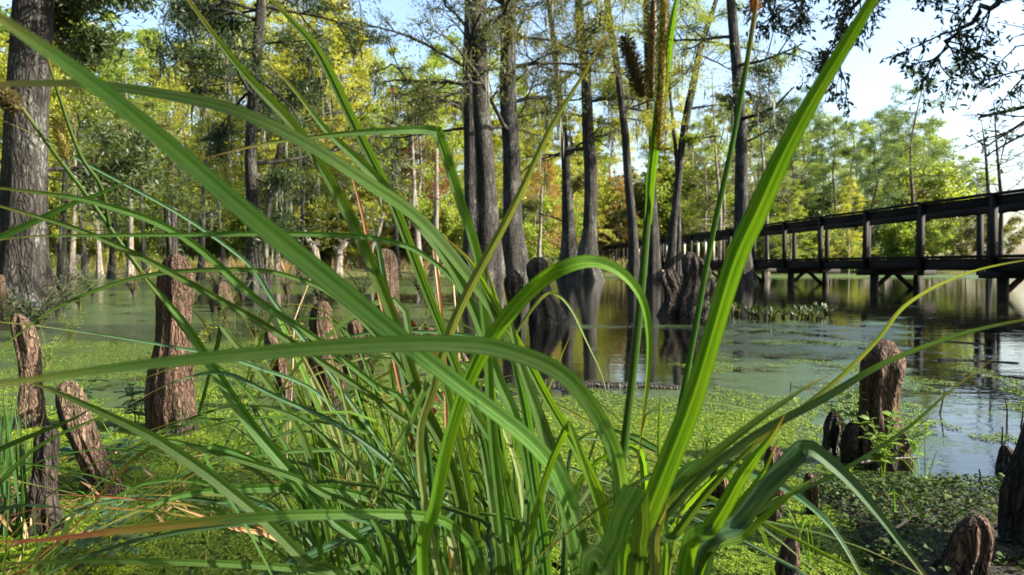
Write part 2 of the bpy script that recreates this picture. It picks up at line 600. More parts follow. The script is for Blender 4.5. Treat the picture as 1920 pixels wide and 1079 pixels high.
def land_h(x, y):
    """height of the ground: pond bed below 0, banks above"""
    n = fbm(np.stack([x * 1.4, y * 1.4, x * 0], -1), 3, 4) - .5
    nf = fbm(np.stack([x * .12, y * .12, x * 0 + 4], -1), 9, 3) - .5
    h = np.full_like(x, -.45)
    right = sstep(.42, .75, x + n * .35) * sstep(2.32, 2.02, y - n * .30 + .04 * np.maximum(x - 1.3, 0))
    near = sstep(1.25, 1.05, y)
    left = sstep(-.92, -1.15, x + n * .3) * sstep(2.3, 1.8, y - n * .3)
    k = np.maximum(np.maximum(right, near), left)
    h = h + k * (.475 + n * .05)
    far = sstep(BANK_Y - .5, BANK_Y + 2.5, y + nf * 5 - 10 * sstep(6, 20, x) + .22 * np.abs(x) * (x < 0))
    h = np.maximum(h, -.45 + far * (.75 + nf * .5) + np.clip(y - 60, 0, 200) * .004 * far)
    side = sstep(60, 75, np.abs(x))
    return np.maximum(h, -.45 + side * .9)


def axis(lo, hi, n, k):
    t = np.linspace(-1, 1, n)
    s = np.sinh(t * k) / math.sinh(k)
    return np.where(s < 0, -lo * s, hi * s)


gx = np.sort(axis(-400, 400, 320, 6.2))
gy = np.sort(axis(-60, 600, 340, 6.2)) + 1.2
X, Y = np.meshgrid(gx, gy)
Z = land_h(X, Y)
nx, ny = len(gx), len(gy)
i = np.arange(ny - 1)[:, None] * nx + np.arange(nx - 1)[None]
gq = np.stack([i, i + 1, i + nx + 1, i + nx], -1).reshape(-1, 4)
mb = MB()
mb.add(np.stack([X, Y, Z], -1), gq)
g = mb.obj('ground', M['mud'], smooth=True)
tag(g, None, None, kind='structure')
g.data.materials.append(M['bank'])
cy = Y[:-1, :-1].ravel()
g.data.polygons.foreach_set('material_index', (cy > 20).astype(np.int32))

rows = np.concatenate([[.7], .9 * 1.0125 ** np.arange(395)])
cols = np.concatenate([np.linspace(-2.6, -.85, 40)[:-1], np.linspace(-.85, .85, 380), np.linspace(.85, 2.6, 40)[1:]])
S_, Y_ = np.meshgrid(cols, rows)
X_ = S_ * Y_
PX, PY = 960 + F_PX * S_, HOR + F_PX * CAM_H / Y_


def cover_fn(px, py, x, y):
    """share of the surface under weed, place by place"""
    def soft(v, a, b, w=14):
        return sstep(a - w, a + w, v) * sstep(b + w, b - w, v)
    c = np.full_like(px, .30)

    def put(val, mask):
        nonlocal c
        c = c * (1 - mask) + val * mask
    put(.70, soft(px, -9e3, 860, 60) * soft(py, 540, 552, 5))
    put(.84, soft(px, -9e3, 860, 60) * soft(py, 500, 541, 4))
    put(.56, soft(px, -9e3, 330, 40) * soft(py, 545, 610, 14))
    put(.68, soft(px, -9e3, 880, 40) * soft(py, 575, 740, 20))
    put(.16, soft(px, 870, 1320, 30) * soft(py, 528, 715, 6))
    put(.52, soft(px, 1040, 1330, 30) * soft(py, 607, 618, 4))
    put(.25, soft(px, 1320, 2600, 30) * soft(py, 526, 592, 5))
    put(.56, soft(px, 1310, 1760, 40) * soft(py, 604, 900, 14))
    put(.30, soft(px, 1710, 2600, 40) * soft(py, 592, 720, 16))
    put(.36, soft(px, 1740, 2600, 40) * soft(py, 712, 1000, 14))
    put(.98, soft(px, -9e3, 9e3) * soft(py, 480, 523, 3) * (px > 1000) + 0 * px)
    put(1.05, soft(px, -9e3, 1560, 120) * soft(py, 752, 9e3, 36))
    put(1.05, soft(px, -9e3, 1800, 60) * soft(py, 905, 9e3, 12))
    return c


cov = cover_fn(PX, PY, X_, Y_)
mb = MB()
mb.add(np.stack([X_, Y_, 0 * X_], -1), (lambda a, b: (lambda i: np.stack([i, i + 1, i + b + 1, i + b], -1).reshape(-1, 4))(np.arange(a - 1)[:, None] * b + np.arange(b - 1)[None]))(*X_.shape))
w = mb.obj('water', M['water'])
tag(w, None, None, kind='structure')
ca = w.data.attributes.new('cover', 'FLOAT', 'POINT')
ca.data.foreach_set('value', cov.ravel().astype(np.float32))

# duckweed fronds: real little leaves lying on the near water
n = 860000
py = 497 + 831 / rng.uniform(1.25, 6.5, n) if False else rng.uniform(640, 1180, n)
px = rng.uniform(-150, 2080, n)
y = F_PX * CAM_H / (py - HOR)
x = (px - 960) / F_PX * y
c = cover_fn(px, py, x, y)
nz = fbm(np.stack([x * 5, y * 3.2, x * 0], -1), 21, 4)
keep = (c + (.5 - nz) * 1.6 > .55) & (land_h(x, y) < -.005)
x, y = x[keep], y[keep]
g1 = fbm(np.stack([x * 62, y * 50, x * 0], -1), 41, 3)
k = ((g1 + rng.normal(0, .06, len(x))) > .38) | (y > 3.7)
x, y, g1 = x[k], y[k], g1[k]
n = len(x)
size = (.0014 + .00058 * y) * rng.uniform(.6, 1.35, n)
th = rng.uniform(0, 6.283, n)
tilt = rng.normal(0, .14, (n, 2)) * (1 + 1.6 * (y < 3.6))[:, None]
A = np.stack([np.cos(th), np.sin(th), tilt[:, 0]], -1) * size[:, None]
B = np.stack([-np.sin(th), np.cos(th), tilt[:, 1]], -1) * size[:, None] * .75
tone = np.clip(.25 + .5 * (fbm(np.stack([x * 2.2, y * 2.2, x * 0], -1), 5, 3)) + rng.normal(0, .13, n) + .7 * (g1 - .5), 0, 1)
mb = MB()
P = np.stack([x, y, .003 + ((.003) + .008 * np.clip(g1 - .45, 0, .3) * (y < 3.6)) * rng.uniform(.3, 1, n)], -1)
V = np.stack([P - A, P + B, P + A, P - B], 1).reshape(-1, 3)
mb.add(V, np.arange(n * 4).reshape(n, 4), None, np.repeat(tone, 4))
tag(mb.obj('duckweed', M['duck']), 'mat of tiny bright green duckweed floating on the pond', 'duckweed', kind='stuff')

# bank cover: small round leaves over the mud, bottom right and bottom left
n = 75000
x = np.concatenate([rng.uniform(.45, 2.6, n), rng.uniform(-2.2, -.85, n // 3)])
y = np.concatenate([rng.uniform(1.15, 2.5, n), rng.uniform(1.1, 2.4, n // 3)])
h = land_h(x, y)
dens = fbm(np.stack([x * 4, y * 4, x * 0], -1), 31, 3)
k = (h > -.02) & (dens + rng.normal(0, .08, len(x)) > .40)
x, y, h = x[k], y[k], h[k]
n = len(x)
th = rng.uniform(0, 6.283, n)
L = rng.uniform(.005, .016, n)
D = np.stack([np.cos(th), np.sin(th), rng.normal(.1, .35, n)], -1)
Nn = np.stack([rng.normal(0, .4, n), rng.normal(0, .4, n), np.ones(n)], -1)
mb = MB()
mb.leaves_at(np.stack([x, y, np.maximum(h, 0) + rng.uniform(.004, .03, n)], -1), D, Nn, L, L * .85, np.clip(rng.normal(.42, .25, n), 0, 1))
tag(mb.obj('ground_cover', leaf_mat('creeping_leaves', (.014, .034, .012), (.04, .07, .02), (.11, .135, .032), transl=.25, rough=.65, spec=.15)),
    'low carpet of small round green leaves over the muddy bank', 'ground cover', kind='stuff')

# ------------------------------------------------------------------ cypress knees
def knee_mesh(px, yb, yt, wpx, mat, lean=(0, 0), seed=0, flare=1.7, bulb=1.0, lobes=3, d=None, zb=-.06, name='cypress_knee', tip=.85, wob=.12):
    base = gnd(px, yb)
    d = base[1] if d is None else d
    if d != base[1]:
        base = at(px, yb, d)
        base[2] = 0
    dep = d
    hgt = at(px, yt, dep)[2]
    r = wpx / F_PX * dep / 2
    n, s = 60, 56
    t = np.linspace(0, 1, n)
    rs = np.random.default_rng(seed + 100)
    prof = r * (1 + (flare - 1) * np.exp(-t * 4.2)) * (1 + (bulb - 1) * np.exp(-((t - .82) / .16) ** 2))
    prof *= (1 + .10 * np.sin(t * 9 + rs.uniform(0, 6))) * (1.08 - .2 * t)
    dome = np.sqrt(np.clip(1 - np.clip((t - (1 - tip * r / max(hgt, .05) * 1.6)) / (tip * r / max(hgt, .05) * 1.6), 0, 1) ** 2.0, 0, 1))
    prof = prof * np.maximum(dome, .02)
    ang = np.arange(s) / s * 2 * math.pi
    z = zb + (hgt - zb) * t
    lx = lean[0] / F_PX * dep * t ** 1.2 + r * .25 * np.sin(t * 5 + rs.uniform(0, 6)) * wob * 8
    ly = lean[1] * t + r * .2 * np.sin(t * 4 + rs.uniform(0, 6)) * wob * 8
    ph = rs.uniform(0, 6, 4)
    A, T = np.meshgrid(ang, t)
    C = np.stack([np.cos(A) * 1.3, np.sin(A) * 1.3, T * hgt / max(r, .01) * .35], -1)
    rr = prof[:, None] * (1 + .13 * np.sin(lobes * A + ph[0] + T * 2.2) * (1.2 - .7 * T) + .07 * np.sin(7 * A + ph[1] + T * 3) + .55 * (fbm(C + seed * 3.1, seed, 4) - .5) - .16 * np.abs(np.sin(lobes * 1.5 * A + ph[2] + 2.5 * vnoise(C * .8, seed + 3))) ** .6 * (1 - .6 * T)
                          + .22 * (vnoise(np.stack([np.cos(A) * 6, np.sin(A) * 6, T * hgt / max(r, .01) * .5], -1), seed + 5) - .5))
    V = np.stack([base[0] + lx[:, None] + rr * np.cos(A), base[1] + ly[:, None] + rr * np.sin(A), np.broadcast_to(z[:, None], A.shape) + rr * .12 * (vnoise(C * 2, seed + 9) - .5)], -1)
    sl = rs.uniform(-.55, .55, 2)
    V[..., 2] += (T ** 5) * rr * (sl[0] * np.cos(A) + sl[1] * np.sin(A))
    loc = np.array((base[0], base[1], 0))
    V = V - loc
    i = np.arange(n - 1)[:, None] * s
    j = np.arange(s)[None]
    q = np.stack([i + j, i + (j + 1) % s, i + s + (j + 1) % s, i + s + j], -1).reshape(-1, 4)
    V = np.vstack([V.reshape(-1, 3), V[-1].mean(0)])
    top = [(n * s, (n - 1) * s + a, (n - 1) * s + (a + 1) % s) for a in range(s)]
    mb = MB()
    mb.add(V, q, top)
    o = mb.obj(name, mat, smooth=True)
    o.location = tuple(loc)
    return o


KN = [
    # px, base, top, width, material, lean px, seed, flare, bulb, label
    (1656, 872, 640, 72, 'knee_red', (2, 0), 1, 1.35, 1.12, 'large blunt cypress knee lit on its right side, beside the small leafy shrub'),
    (1566, 852, 772, 44, 'knee_dark', (-6, 0), 2, 1.3, 1.0, 'short dark cypress knee at the left foot of the large blunt knee'),
    (1596, 872, 790, 30, 'knee_dark', (2, 0), 3, 1.6, 1.0, 'slim dark cypress knee pressed between the large blunt knee and a shorter one'),
    (1440, 975, 838, 44, 'knee_red', (8, 0), 4, 1.6, 1.1, 'brown cypress knee with pale rounded tip behind the bright right-hand blades'),
    (1345, 952, 880, 44, 'knee_red', (6, 0), 5, 1.4, 1.05, 'squat shaded cypress knee behind the fan of blades, on the duckweed edge'),
    (1523, 968, 888, 27, 'knee_tan', (-2, 0), 6, 1.3, 1.1, 'small thin cypress knee with a round orange-tan tip on the leafy bank'),
    (1478, 1098, 1010, 46, 'knee_tan', (0, 0), 7, 1.6, 1.05, 'pinkish cypress knee cut by the bottom edge among bank leaves'),
    (1806, 1098, 968, 84, 'knee_red', (6, 0), 8, 1.45, 1.1, 'fat round-topped red-brown cypress knee beside the dark leaning trunk'),
    (1890, 884, 838, 52, 'knee_dark', (0, 0), 9, 1.3, 1.0, 'low black rotten knee at the waterline beside the leaning trunk'),
    (336, 808, 476, 62, 'knee_red', (-14, 0), 10, 1.6, 1.0, 'tall reddish-brown cypress stump standing in duckweed behind crossing blades'),
    (212, 928, 716, 54, 'knee_tan', (-88, 0), 11, 1.25, 1.0, 'tan cypress knee leaning left with a torn orange top'),
    (62, 800, 588, 40, 'knee_tan', (-20, 0), 12, 1.5, 1.05, 'pale pointed cypress knee near the foot of the big left trunk'),
    (532, 748, 664, 30, 'knee_red', (-2, 0), 13, 1.5, 1.0, 'small brown pointed knee beside the straw stalk'),
    (616, 770, 566, 50, 'knee_red', (-8, 0), 14, 1.6, 1.0, 'shaded brown knee behind the massed blades, right of the small pointed knee'),
    (735, 640, 466, 40, 'knee_tan', (-14, 0), 15, 1.7, 1.0, 'slim tall brown knee standing behind the dry stems'),
    (955, 606, 506, 34, 'knee_mid', (10, 0), 16, 1.3, 1.1, 'ribbed grey-brown knee in front of the twin trunks'),
    (1020, 606, 482, 38, 'knee_mid', (-8, 0), 17, 2.4, 1.15, 'knobbed knee on a spreading root mass right of the twin trunks'),
    (1262, 594, 505, 40, 'knee_mid', (-8, 0), 18, 1.6, 1.1, 'dark shaded knee, the shorter of the pair in open water'),
    (1296, 594, 474, 52, 'knee_mid', (4, 0), 19, 1.4, 1.1, 'dark shaded knee, the taller of the pair in open water'),
    (508, 656, 606, 24, 'knee_tan', (0, 0), 20, 1.4, 1.0, 'little pale knee poking from the shaded weeds'),
    (420, 585, 528, 34, 'knee_red', (-4, 0), 21, 1.5, 1.1, 'low reddish stump end in the shade behind the tall stump'),
    (4, 600, 516, 22, 'knee_tan', (0, 0), 22, 1.3, 1.0, 'narrow pale knee against the shaded side of the left trunk'),
    (858, 706, 634, 40, 'knee_tan', (0, 0), 23, 1.5, 1.0, 'broken tan knee glimpsed between the central blades'),
    (660, 700, 600, 34, 'knee_red', (4, 0), 24, 1.5, 1.0, 'dim reddish knee tucked behind the centre of the tussock'),
    (95, 1000, 800, 46, 'knee_dark', (-10, 0), 25, 1.4, 1.0, 'black rotten knee in the shade behind the reed stems'),
]
for px, yb, yt, wp, mt, ln, sd, fl, bu, lab in KN:
    tag(knee_mesh(px, yb, yt, wp, M[mt], ln, sd, fl, bu), lab, 'cypress knee', 'cypress knees in the shallows')

o = knee_mesh(1978, 1120, 560, 170, M['knee_dark'], (150, .1), 41, 1.35, 1.0, d=1.45, name='leaning_trunk', wob=.05)
tag(o, 'dark shaded trunk base leaning out at the bottom right corner', 'tree trunk')
o = knee_mesh(326, 572, 386, 22, M['bark'], (-4, 0), 42, 1.6, 1.0, name='dead_snag', tip=.2, wob=.05)
tag(o, 'short dark broken-topped snag standing behind the tall reddish stump', 'snag')

# logs, sticks
def stick(name, pts, r0, r1, mat, label, cat, group=None, seed=0, sides=10):
    P = np.array(pts, float)
    t = np.linspace(0, 1, len(P))
    tt = np.linspace(0, 1, 30)
    C = np.stack([np.interp(tt, t, P[:, k]) for k in range(3)], -1)
    C += (vnoise(np.stack([tt * 6, tt * 0 + seed, tt * 0], -1), seed)[:, None] - .5) * r0 * np.array((.6, .6, .3))
    loc = C.mean(0)
    mb = MB()
    mb.tube(C - loc, np.linspace(r0, r1, 30) * (1 + .25 * (vnoise(np.stack([tt * 14, tt * 0, tt * 0 + seed], -1), seed + 2) - .5)), sides)
    o = mb.obj(name, mat, smooth=True)
    o.location = tuple(loc)
    return tag(o, label, cat, group)


a, b = gnd(1020, 722), gnd(1300, 730)
stick('floating_log', [a, (a + b) / 2 + (0, .02, 0), b], .028, .018, M['knee_dark'], 'thin black waterlogged log lying along the edge of the duckweed', 'log', sides=14)
stick('bank_stick', [gnd(1610, 908) + (0, 0, .06), gnd(1720, 897) + (0, 0, .06)], .005, .004, M['twig'], 'straight grey stick lying on the bank below the large knee', 'stick')
stick('mossy_log', [gnd(1775, 1090) + (0, 0, .02), gnd(1860, 1072) + (0, 0, .02), gnd(2030, 1090) + (0, 0, .02)], .024, .03, M['knee_tan'], 'pale fallen log with tiny plants at the bottom right edge', 'log', sides=16)
stick('bank_stick', [gnd(1640, 1045) + (0, 0, .03), gnd(1700, 1020) + (0, 0, .05)], .004, .003, M['straw'], 'short pale stick on shaded bank leaves left of the round-topped knee', 'stick')
for k, (px_, y0, y1, ln) in enumerate([(1760, 775, 716, 12), (1870, 880, 800, 10), (1888, 790, 745, -4), (1855, 770, 748, 0), (1480, 735, 716, 2), (1308, 780, 740, 4), (1833, 905, 880, 3), (1912, 800, 760, 6)]):
    p0 = gnd(px_, y0)
    p1 = at(px_ + ln, y1, p0[1])
    lab = ['bent dead twig rising from the blue-lit water right of the large knee', 'upright dead twig at the waterline beside the black rotten knee', 'thin dead stalk far right in the sky-lit water',
           'very short dead stalk in the sky-lit water', 'tiny dark stub out in the middle of the duckweed', 'small sprig at the near edge of the open water', 'short twig on the shore below the upright dead twig', 'dead stalk at the right edge above the black knee'][k]
    stick('dead_twig', [p0 - (0, 0, .03), (p0 + p1) / 2 + (.006, 0, 0), p1], .0045, .002, M['twig'], lab, 'twig', 'dead twigs in the water', seed=k, sides=6)
for k, (px_, py_, wpx) in enumerate([(1500, 672, 130), (1640, 654, 60), (1835, 676, 150), (1880, 705, 90), (1790, 640, 110)]):
    a, b = gnd(px_ - wpx / 2, py_), gnd(px_ + wpx / 2, py_ + 6)
    lab = ['dark drowned branch breaking the duckweed left of the large knee', 'short drowned branch just left of the top of the large knee', 'long drowned branch in the reflections right of the large knee', 'drowned branch lowest on the far right', 'drowned branch below the boardwalk reflection'][k]
    stick('drowned_branch', [a, (a + b) / 2 + (0, .08, 0), b], .012, .007, M['knee_dark'], lab, 'branch', 'drowned branches', seed=k + 9, sides=8)

# ------------------------------------------------------------------ boardwalk
LX0, LS = 9.853, -.058                      # near rail line: X = LX0 + LS * Y


def near_pt(Yv):
    return np.array((LX0 + LS * Yv, Yv))


dv = nrm(np.array((LS, 1.0)))
pv = np.array((dv[1], -dv[0]))
BW = 1.45
DECK, RAIL = .79, 1.95
bw = thing('boardwalk', 'dark weathered timber boardwalk with post-and-rail sides on piles over the pond', 'boardwalk', (*near_pt(13.85), 0))
ROT = np.array([[dv[1], dv[0], 0], [-dv[0], dv[1], 0], [0, 0, 1]])   # local x across, y along


def wpart(name, c, s, rot=None, mat='wood', pitch=None):
    """a board: mesh about its own centre so the grain follows it"""
    mb = MB()
    mb.box((0, 0, 0), s)
    o = bpy.data.objects.new(name, mb.mesh(name, M[mat]))
    COL.objects.link(o)
    o.parent = bw
    Rm = Matrix(ROT.tolist()) if rot is None else Matrix(rot.tolist())
    mw = Matrix.Translation(tuple(float(v) for v in c)) @ Rm.to_4x4()
    o.matrix_basis = Matrix.Translation(bw.location).inverted() @ mw
    return o


Ypost = [9.3, 11.6, 13.85, 16.0, 18.26, 20.6, 23.0, 25.4] + [25.4 + 2.4 * k for k in range(1, 13)]


def P3(Yv, across, z):
    p = near_pt(Yv) + pv * across
    return (p[0], p[1], z)


rj = random.Random(3)
for k, Yv in enumerate(Ypost):
    for side in (0, 1):
        ac = -.06 if side == 0 else BW + .06
        yy = Yv + rj.uniform(-.05, .05) + (side * .35)
        zb = .37 if k % 2 else .47
        wpart('post', P3(yy, ac, (zb + RAIL - .045) / 2), (.105, .10, RAIL - .045 - zb), ROT @ np.array(Matrix.Rotation(rj.uniform(-.012, .012), 3, 'Y')))
for k in range(len(Ypost) - 1):
    a, b = Ypost[k], Ypost[k + 1]
    L = (b - a) / dv[1]
    for side in (0, 1):
        ac = 0.0 if side == 0 else BW
        sh = side * .35
        tilt = np.array(Matrix.Rotation(rj.uniform(-.006, .006), 3, 'X'))
        wpart('rail_cap', P3((a + b) / 2 + sh, ac - .03 + .06 * side, RAIL - .019 + rj.uniform(-.006, .006)), (.19, L - .008, .038), ROT @ tilt)
        wpart('rail_board', P3((a + b) / 2 + sh, ac + .012 - .024 * side, RAIL - .15), (.038, L - .006, .19), ROT @ tilt)
        wpart('rim_joist', P3((a + b) / 2 + sh, ac + .012 - .024 * side, .605), (.045, L - .004, .235))
pl = wpart('deck_plank', P3(9.3, BW / 2, DECK - .02), (BW + .18, .138, .038))
yy = 9.45
cnt = 1
while yy < 52:
    c_ = pl.copy()
    COL.objects.link(c_)
    c_.matrix_basis = Matrix.Translation(bw.location).inverted() @ (Matrix.Translation(P3(yy, BW / 2 + rj.uniform(-.012, .012), DECK - .022 + rj.uniform(-.003, .003))) @ Matrix(ROT.tolist()).to_4x4())
    yy += .15
    cnt += 1
for k, Yv in enumerate(Ypost):
    if k % 2 or Yv > 40:
        continue
    wpart('bent_cap', P3(Yv, BW / 2, .415), (BW + .5, .19, .14))
    for ac in (.17, BW - .17):
        mb = MB()
        mb.tube([(0, 0, -.8), (0, 0, 0), (0, 0, .343)], [.105, .10, .095], 14)
        o = bpy.data.objects.new('pile', mb.mesh('pile', M['wood'], True))
        COL.objects.link(o)
        o.parent = bw
        o.matrix_basis = Matrix.Translation(bw.location).inverted() @ Matrix.Translation(P3(Yv, ac, 0))
    for sgn in (1, -1):
        ac = .42 if sgn > 0 else BW - .42
        rot = ROT @ np.array(Matrix.Rotation(-sgn * R(42), 3, 'Y'))
        wpart('brace', P3(Yv + .125, ac, .17), (.62, .05, .10), rot)
for k in range(17):
    Yv = 34 + k * 1.15
    wpart('baluster', P3(Yv, BW - .05, 1.30), (.09, .11, .98), mat='timber')

# ------------------------------------------------------------------ trees
def grow(mb, p, d, L, r, level, maxlev, tips, rs, droop=0.0, wig=.25, kids=(4, 6), sides=(8, 6, 4, 3), spread=(.5, 1.0), shrink=(.45, .7)):
    n = max(5, int(7 - level))
    P = [np.array(p, float)]
    d = nrm(np.array(d, float))
    for k in range(n):
        d = nrm(d + rs.normal(0, wig / n ** .5, 3) + np.array((0, 0, -droop / n)))
        P.append(P[-1] + d * L / n)
    P = np.array(P)
    rad = np.linspace(r, max(r * .35, .004), n + 1)
    mb.tube(P, rad, sides[min(level, 3)], cap=False)
    if level >= maxlev:
        for k in range(1, n + 1):
            tips.append((P[k], nrm(P[k] - P[k - 1]), L / n))
        return
    for k in range(rs.integers(*kids)):
        t = rs.uniform(.25, 1.0)
        idx = min(n - 1, int(t * n))
        q = P[idx] + (P[idx + 1] - P[idx]) * (t * n - idx)
        tang = nrm(P[idx + 1] - P[idx])
        side = nrm(np.cross(tang, rs.normal(0, 1, 3)))
        if droop == 0:
            side[2] *= .6
        dd = nrm(tang + side * rs.uniform(*spread) * 1.5)
        grow(mb, q, dd, L * rs.uniform(*shrink) * (1.15 - .5 * t), max(r * .45, .005), level + 1, maxlev, tips, rs, droop, wig, kids, sides, spread, shrink)
    tips.append((P[-1], d, L / n))


def scatter_leaves(mb, tips, rs, per, spread, L, Wd, flat=.5, along=0.0, cap=None, tone=None):
    """leaf-sized faces spread about twig points"""
    T = np.array([t[0] for t in tips])
    D = np.array([t[1] for t in tips])
    n = len(T) * per
    if cap and n > cap:
        idx = rs.integers(0, len(T), cap)
    else:
        idx = np.repeat(np.arange(len(T)), per)
    n = len(idx)
    P = T[idx] + rs.normal(0, 1, (n, 3)) * np.array(spread) * (rs.uniform(.3, 1, (n, 1)))
    Nn = rs.normal(0, 1, (n, 3)) * (1 - flat) + np.array((0, 0, 1.0)) * flat
    dirs = nrm(D[idx] * along + rs.normal(0, 1, (n, 3)) * (1 - along * .6))
    S = nrm(np.cross(dirs, Nn))
    l = L * rs.uniform(.6, 1.3, (n, 1))
    w_ = Wd * rs.uniform(.6, 1.3, (n, 1))
    ct = rs.uniform(0, 1, len(T)) * .5 + .25
    mb.quads_at(P, dirs * l / 2, S * w_ / 2, np.clip(ct[idx] + rs.normal(0, .14, n), 0, 1))


def trunk_tube(mb, path, rad, seed=0, flare_h=1.5, flare=1.8, sides=28, nseg=60, lobes=7):
    path = np.array(path, float)
    t = np.concatenate([[0], np.cumsum(np.linalg.norm(np.diff(path, axis=0), axis=1))])
    tt = t[-1] * np.linspace(0, 1, nseg) ** 1.35
    C = np.stack([np.interp(tt, t, path[:, k]) for k in range(3)], -1)
    r = np.interp(tt, t, rad)
    C[:, 0] += (vnoise(np.stack([tt * .5, tt * 0 + seed, tt * 0], -1), seed) - .5) * r * .5
    zz = C[:, 2]
    fl = np.exp(-np.clip(zz, 0, None) / (flare_h * .42))
    r = r * (1 + (flare - 1) * fl)
    rs = np.random.default_rng(seed)
    ph = rs.uniform(0, 6.28, 3)

    def rough(n, ang):
        A, Zt = np.meshgrid(ang, zz)
        k = fl[:, None]
        cc = np.stack([np.cos(A) * 2.2, np.sin(A) * 2.2, Zt * .6], -1)
        return 1 + k * .20 * np.sin(lobes * A + ph[0] + .3 * Zt) + .05 * np.sin(3 * A + ph[1] + .5 * Zt) + .16 * (fbm(cc + seed, seed, 3) - .5)
    mb.tube(C, r, sides, rough=rough)
    return C, r


def moss_strands(mb, pts, rs, n, lmin, lmax):
    """hanging grey strands as thin tapering tufts"""
    idx = rs.integers(0, len(pts), n)
    P0 = np.array([pts[k][0] for k in idx])
    for s in range(5):
        P = P0 + rs.normal(0, .06, (n, 3))
        L = rs.uniform(lmin, lmax, (n, 1)) * np.array((0, 0, -1.0)) + rs.normal(0, .04, (n, 3))
        B = nrm(np.stack([rs.normal(0, 1, n), rs.normal(0, 1, n), np.zeros(n)], -1)) * rs.uniform(.012, .035, (n, 1))
        mb.quads_at(P + L / 2, L / 2, B, np.clip(rs.normal(.5, .2, n), 0, 1))


# --- swamp trees standing in the near and middle water, each traced on its own
def swamp_tree(name, label, trunks, d, seed, leafmat, barkmat='bark', top=14.0, nlimb=14, limb_lo=.22, leaf_per=14, limbL=(1.6, 4.0), group=None, moss=30, cat='tree', flare=1.8, leafcap=16000, limbs=(), crownless=False):
    rs = np.random.default_rng(seed)
    base0 = trunks[0][0]
    b = at(base0[0], base0[1], d)
    root = thing(name, label, cat, (b[0], b[1], 0), group)
    mb = MB()
    tips = []
    allC = []
    for ti, tr in enumerate(trunks):
        pts, rad = [], []
        for (px, py, wpx) in tr:
            pts.append(at(px, py, d + ti * .05))
            rad.append(wpx / F_PX * d / 2)
        pts, rad = np.array(pts), np.array(rad)
        pts[0, 2] = -.4
        pts[:, 1] = pts[:, 1].mean()
        if top and pts[-1, 2] < top:
            dirn = nrm(pts[-1] - pts[-2])
            ext = pts[-1] + dirn * (top - pts[-1, 2])
            pts = np.vstack([pts, ext])
            rad = np.append(rad, rad[-1] * .45)
        C, r = trunk_tube(mb, pts, rad, seed + ti, 1.6, flare)
        allC.append((C, r))
    for k in range(nlimb):
        C, r = allC[k % len(allC)]
        zt = C[-1, 2]
        z = zt * (limb_lo + (1 - limb_lo) * (k + rs.uniform(0, 1)) / nlimb)
        j = int(np.searchsorted(C[:, 2], z).clip(1, len(C) - 1))
        az = rs.uniform(0, 6.283)
        dd = (math.cos(az), math.sin(az) * .8, rs.uniform(-.05, .45))
        L = rs.uniform(*limbL) * (1.15 - .6 * z / zt)
        grow(mb, C[j], dd, L, max(.018, min(r[j] * .35, .07)), 0, 2, tips, rs, .12, .35, (4, 7))
    for (x0, y0, x1, y1, dz) in limbs:
        p0, p1 = at(x0, y0, d), at(x1, y1, d + dz)
        L = float(np.linalg.norm(p1 - p0))
        grow(mb, p0, p1 - p0, L, max(.02, .012 * L + .012), 0, 2, tips, rs, .06, .3, (5, 8), spread=(.4, .8), shrink=(.25, .5))
    mb.v = [v - np.array((b[0], b[1], 0)) for v in mb.v]
    o = mb.obj('trunk', M[barkmat], smooth=True)
    o.parent = root
    if not crownless and tips:
        lb = MB()
        scatter_leaves(lb, tips, rs, leaf_per, (.22, .22, .14), .13, .028, .55, .5, leafcap)
        lb.v = [v - np.array((b[0], b[1], 0)) for v in lb.v]
        o = lb.obj('crown', M[leafmat])
        o.parent = root
    if moss and tips:
        sb = MB()
        moss_strands(sb, tips, rs, moss, .3, 1.1)
        sb.v = [v - np.array((b[0], b[1], 0)) for v in sb.v]
        o = sb.obj('spanish_moss', M['moss'])
        o.parent = root
        o['kind'] = 'stuff'
    return root


SG = 'cypress trees standing in the pond'
swamp_tree('cypress_tree', 'broad grey-barked cypress at the left edge with a thick flared base', [[(45, 606, 105), (38, 480, 76), (42, 330, 72), (52, 200, 70), (66, 60, 68), (76, -40, 66)]], 8.6, 51, 'leaf_dark', group=SG, top=9, nlimb=6, limb_lo=.7, moss=0, flare=1.35,
           limbs=((60, 320, 300, 318, 1.0), (70, 20, 180, 50, .6), (66, 60, 160, 110, .8), (70, -10, 190, 0, -.4)), leafcap=14000)
swamp_tree('cypress_tree', 'big double-trunked cypress in the middle, two stems fused at the foot', [[(880, 541, 46), (884, 430, 34), (883, 280, 28), (880, 130, 27), (884, 0, 27)], [(918, 541, 60), (912, 420, 40), (905, 280, 36), (899, 130, 38), (894, 0, 40)]], 21, 52, 'leaf_olive', group=SG, top=15, nlimb=16, limb_lo=.3, moss=40, flare=1.12,
           limbs=((880, 130, 660, 55, -1), (880, 200, 700, 150, 1), (882, 240, 700, 270, 0), (905, 60, 1010, -20, 0), (880, 60, 760, -40, 1), (910, 240, 1010, 215, 1), (880, 165, 790, 220, -2)))
swamp_tree('cypress_tree', 'thick single-stemmed cypress just right of the double trunk', [[(968, 540, 60), (958, 420, 36), (957, 280, 32), (955, 130, 30), (954, 0, 28)]], 21.5, 53, 'leaf_olive', group=SG, top=15, nlimb=14, limb_lo=.28, moss=40, flare=1.12,
           limbs=((958, 75, 1120, 50, -1), (957, 220, 1090, 228, 0), (956, 30, 1100, 20, 2), (955, 160, 1060, 95, 1)))
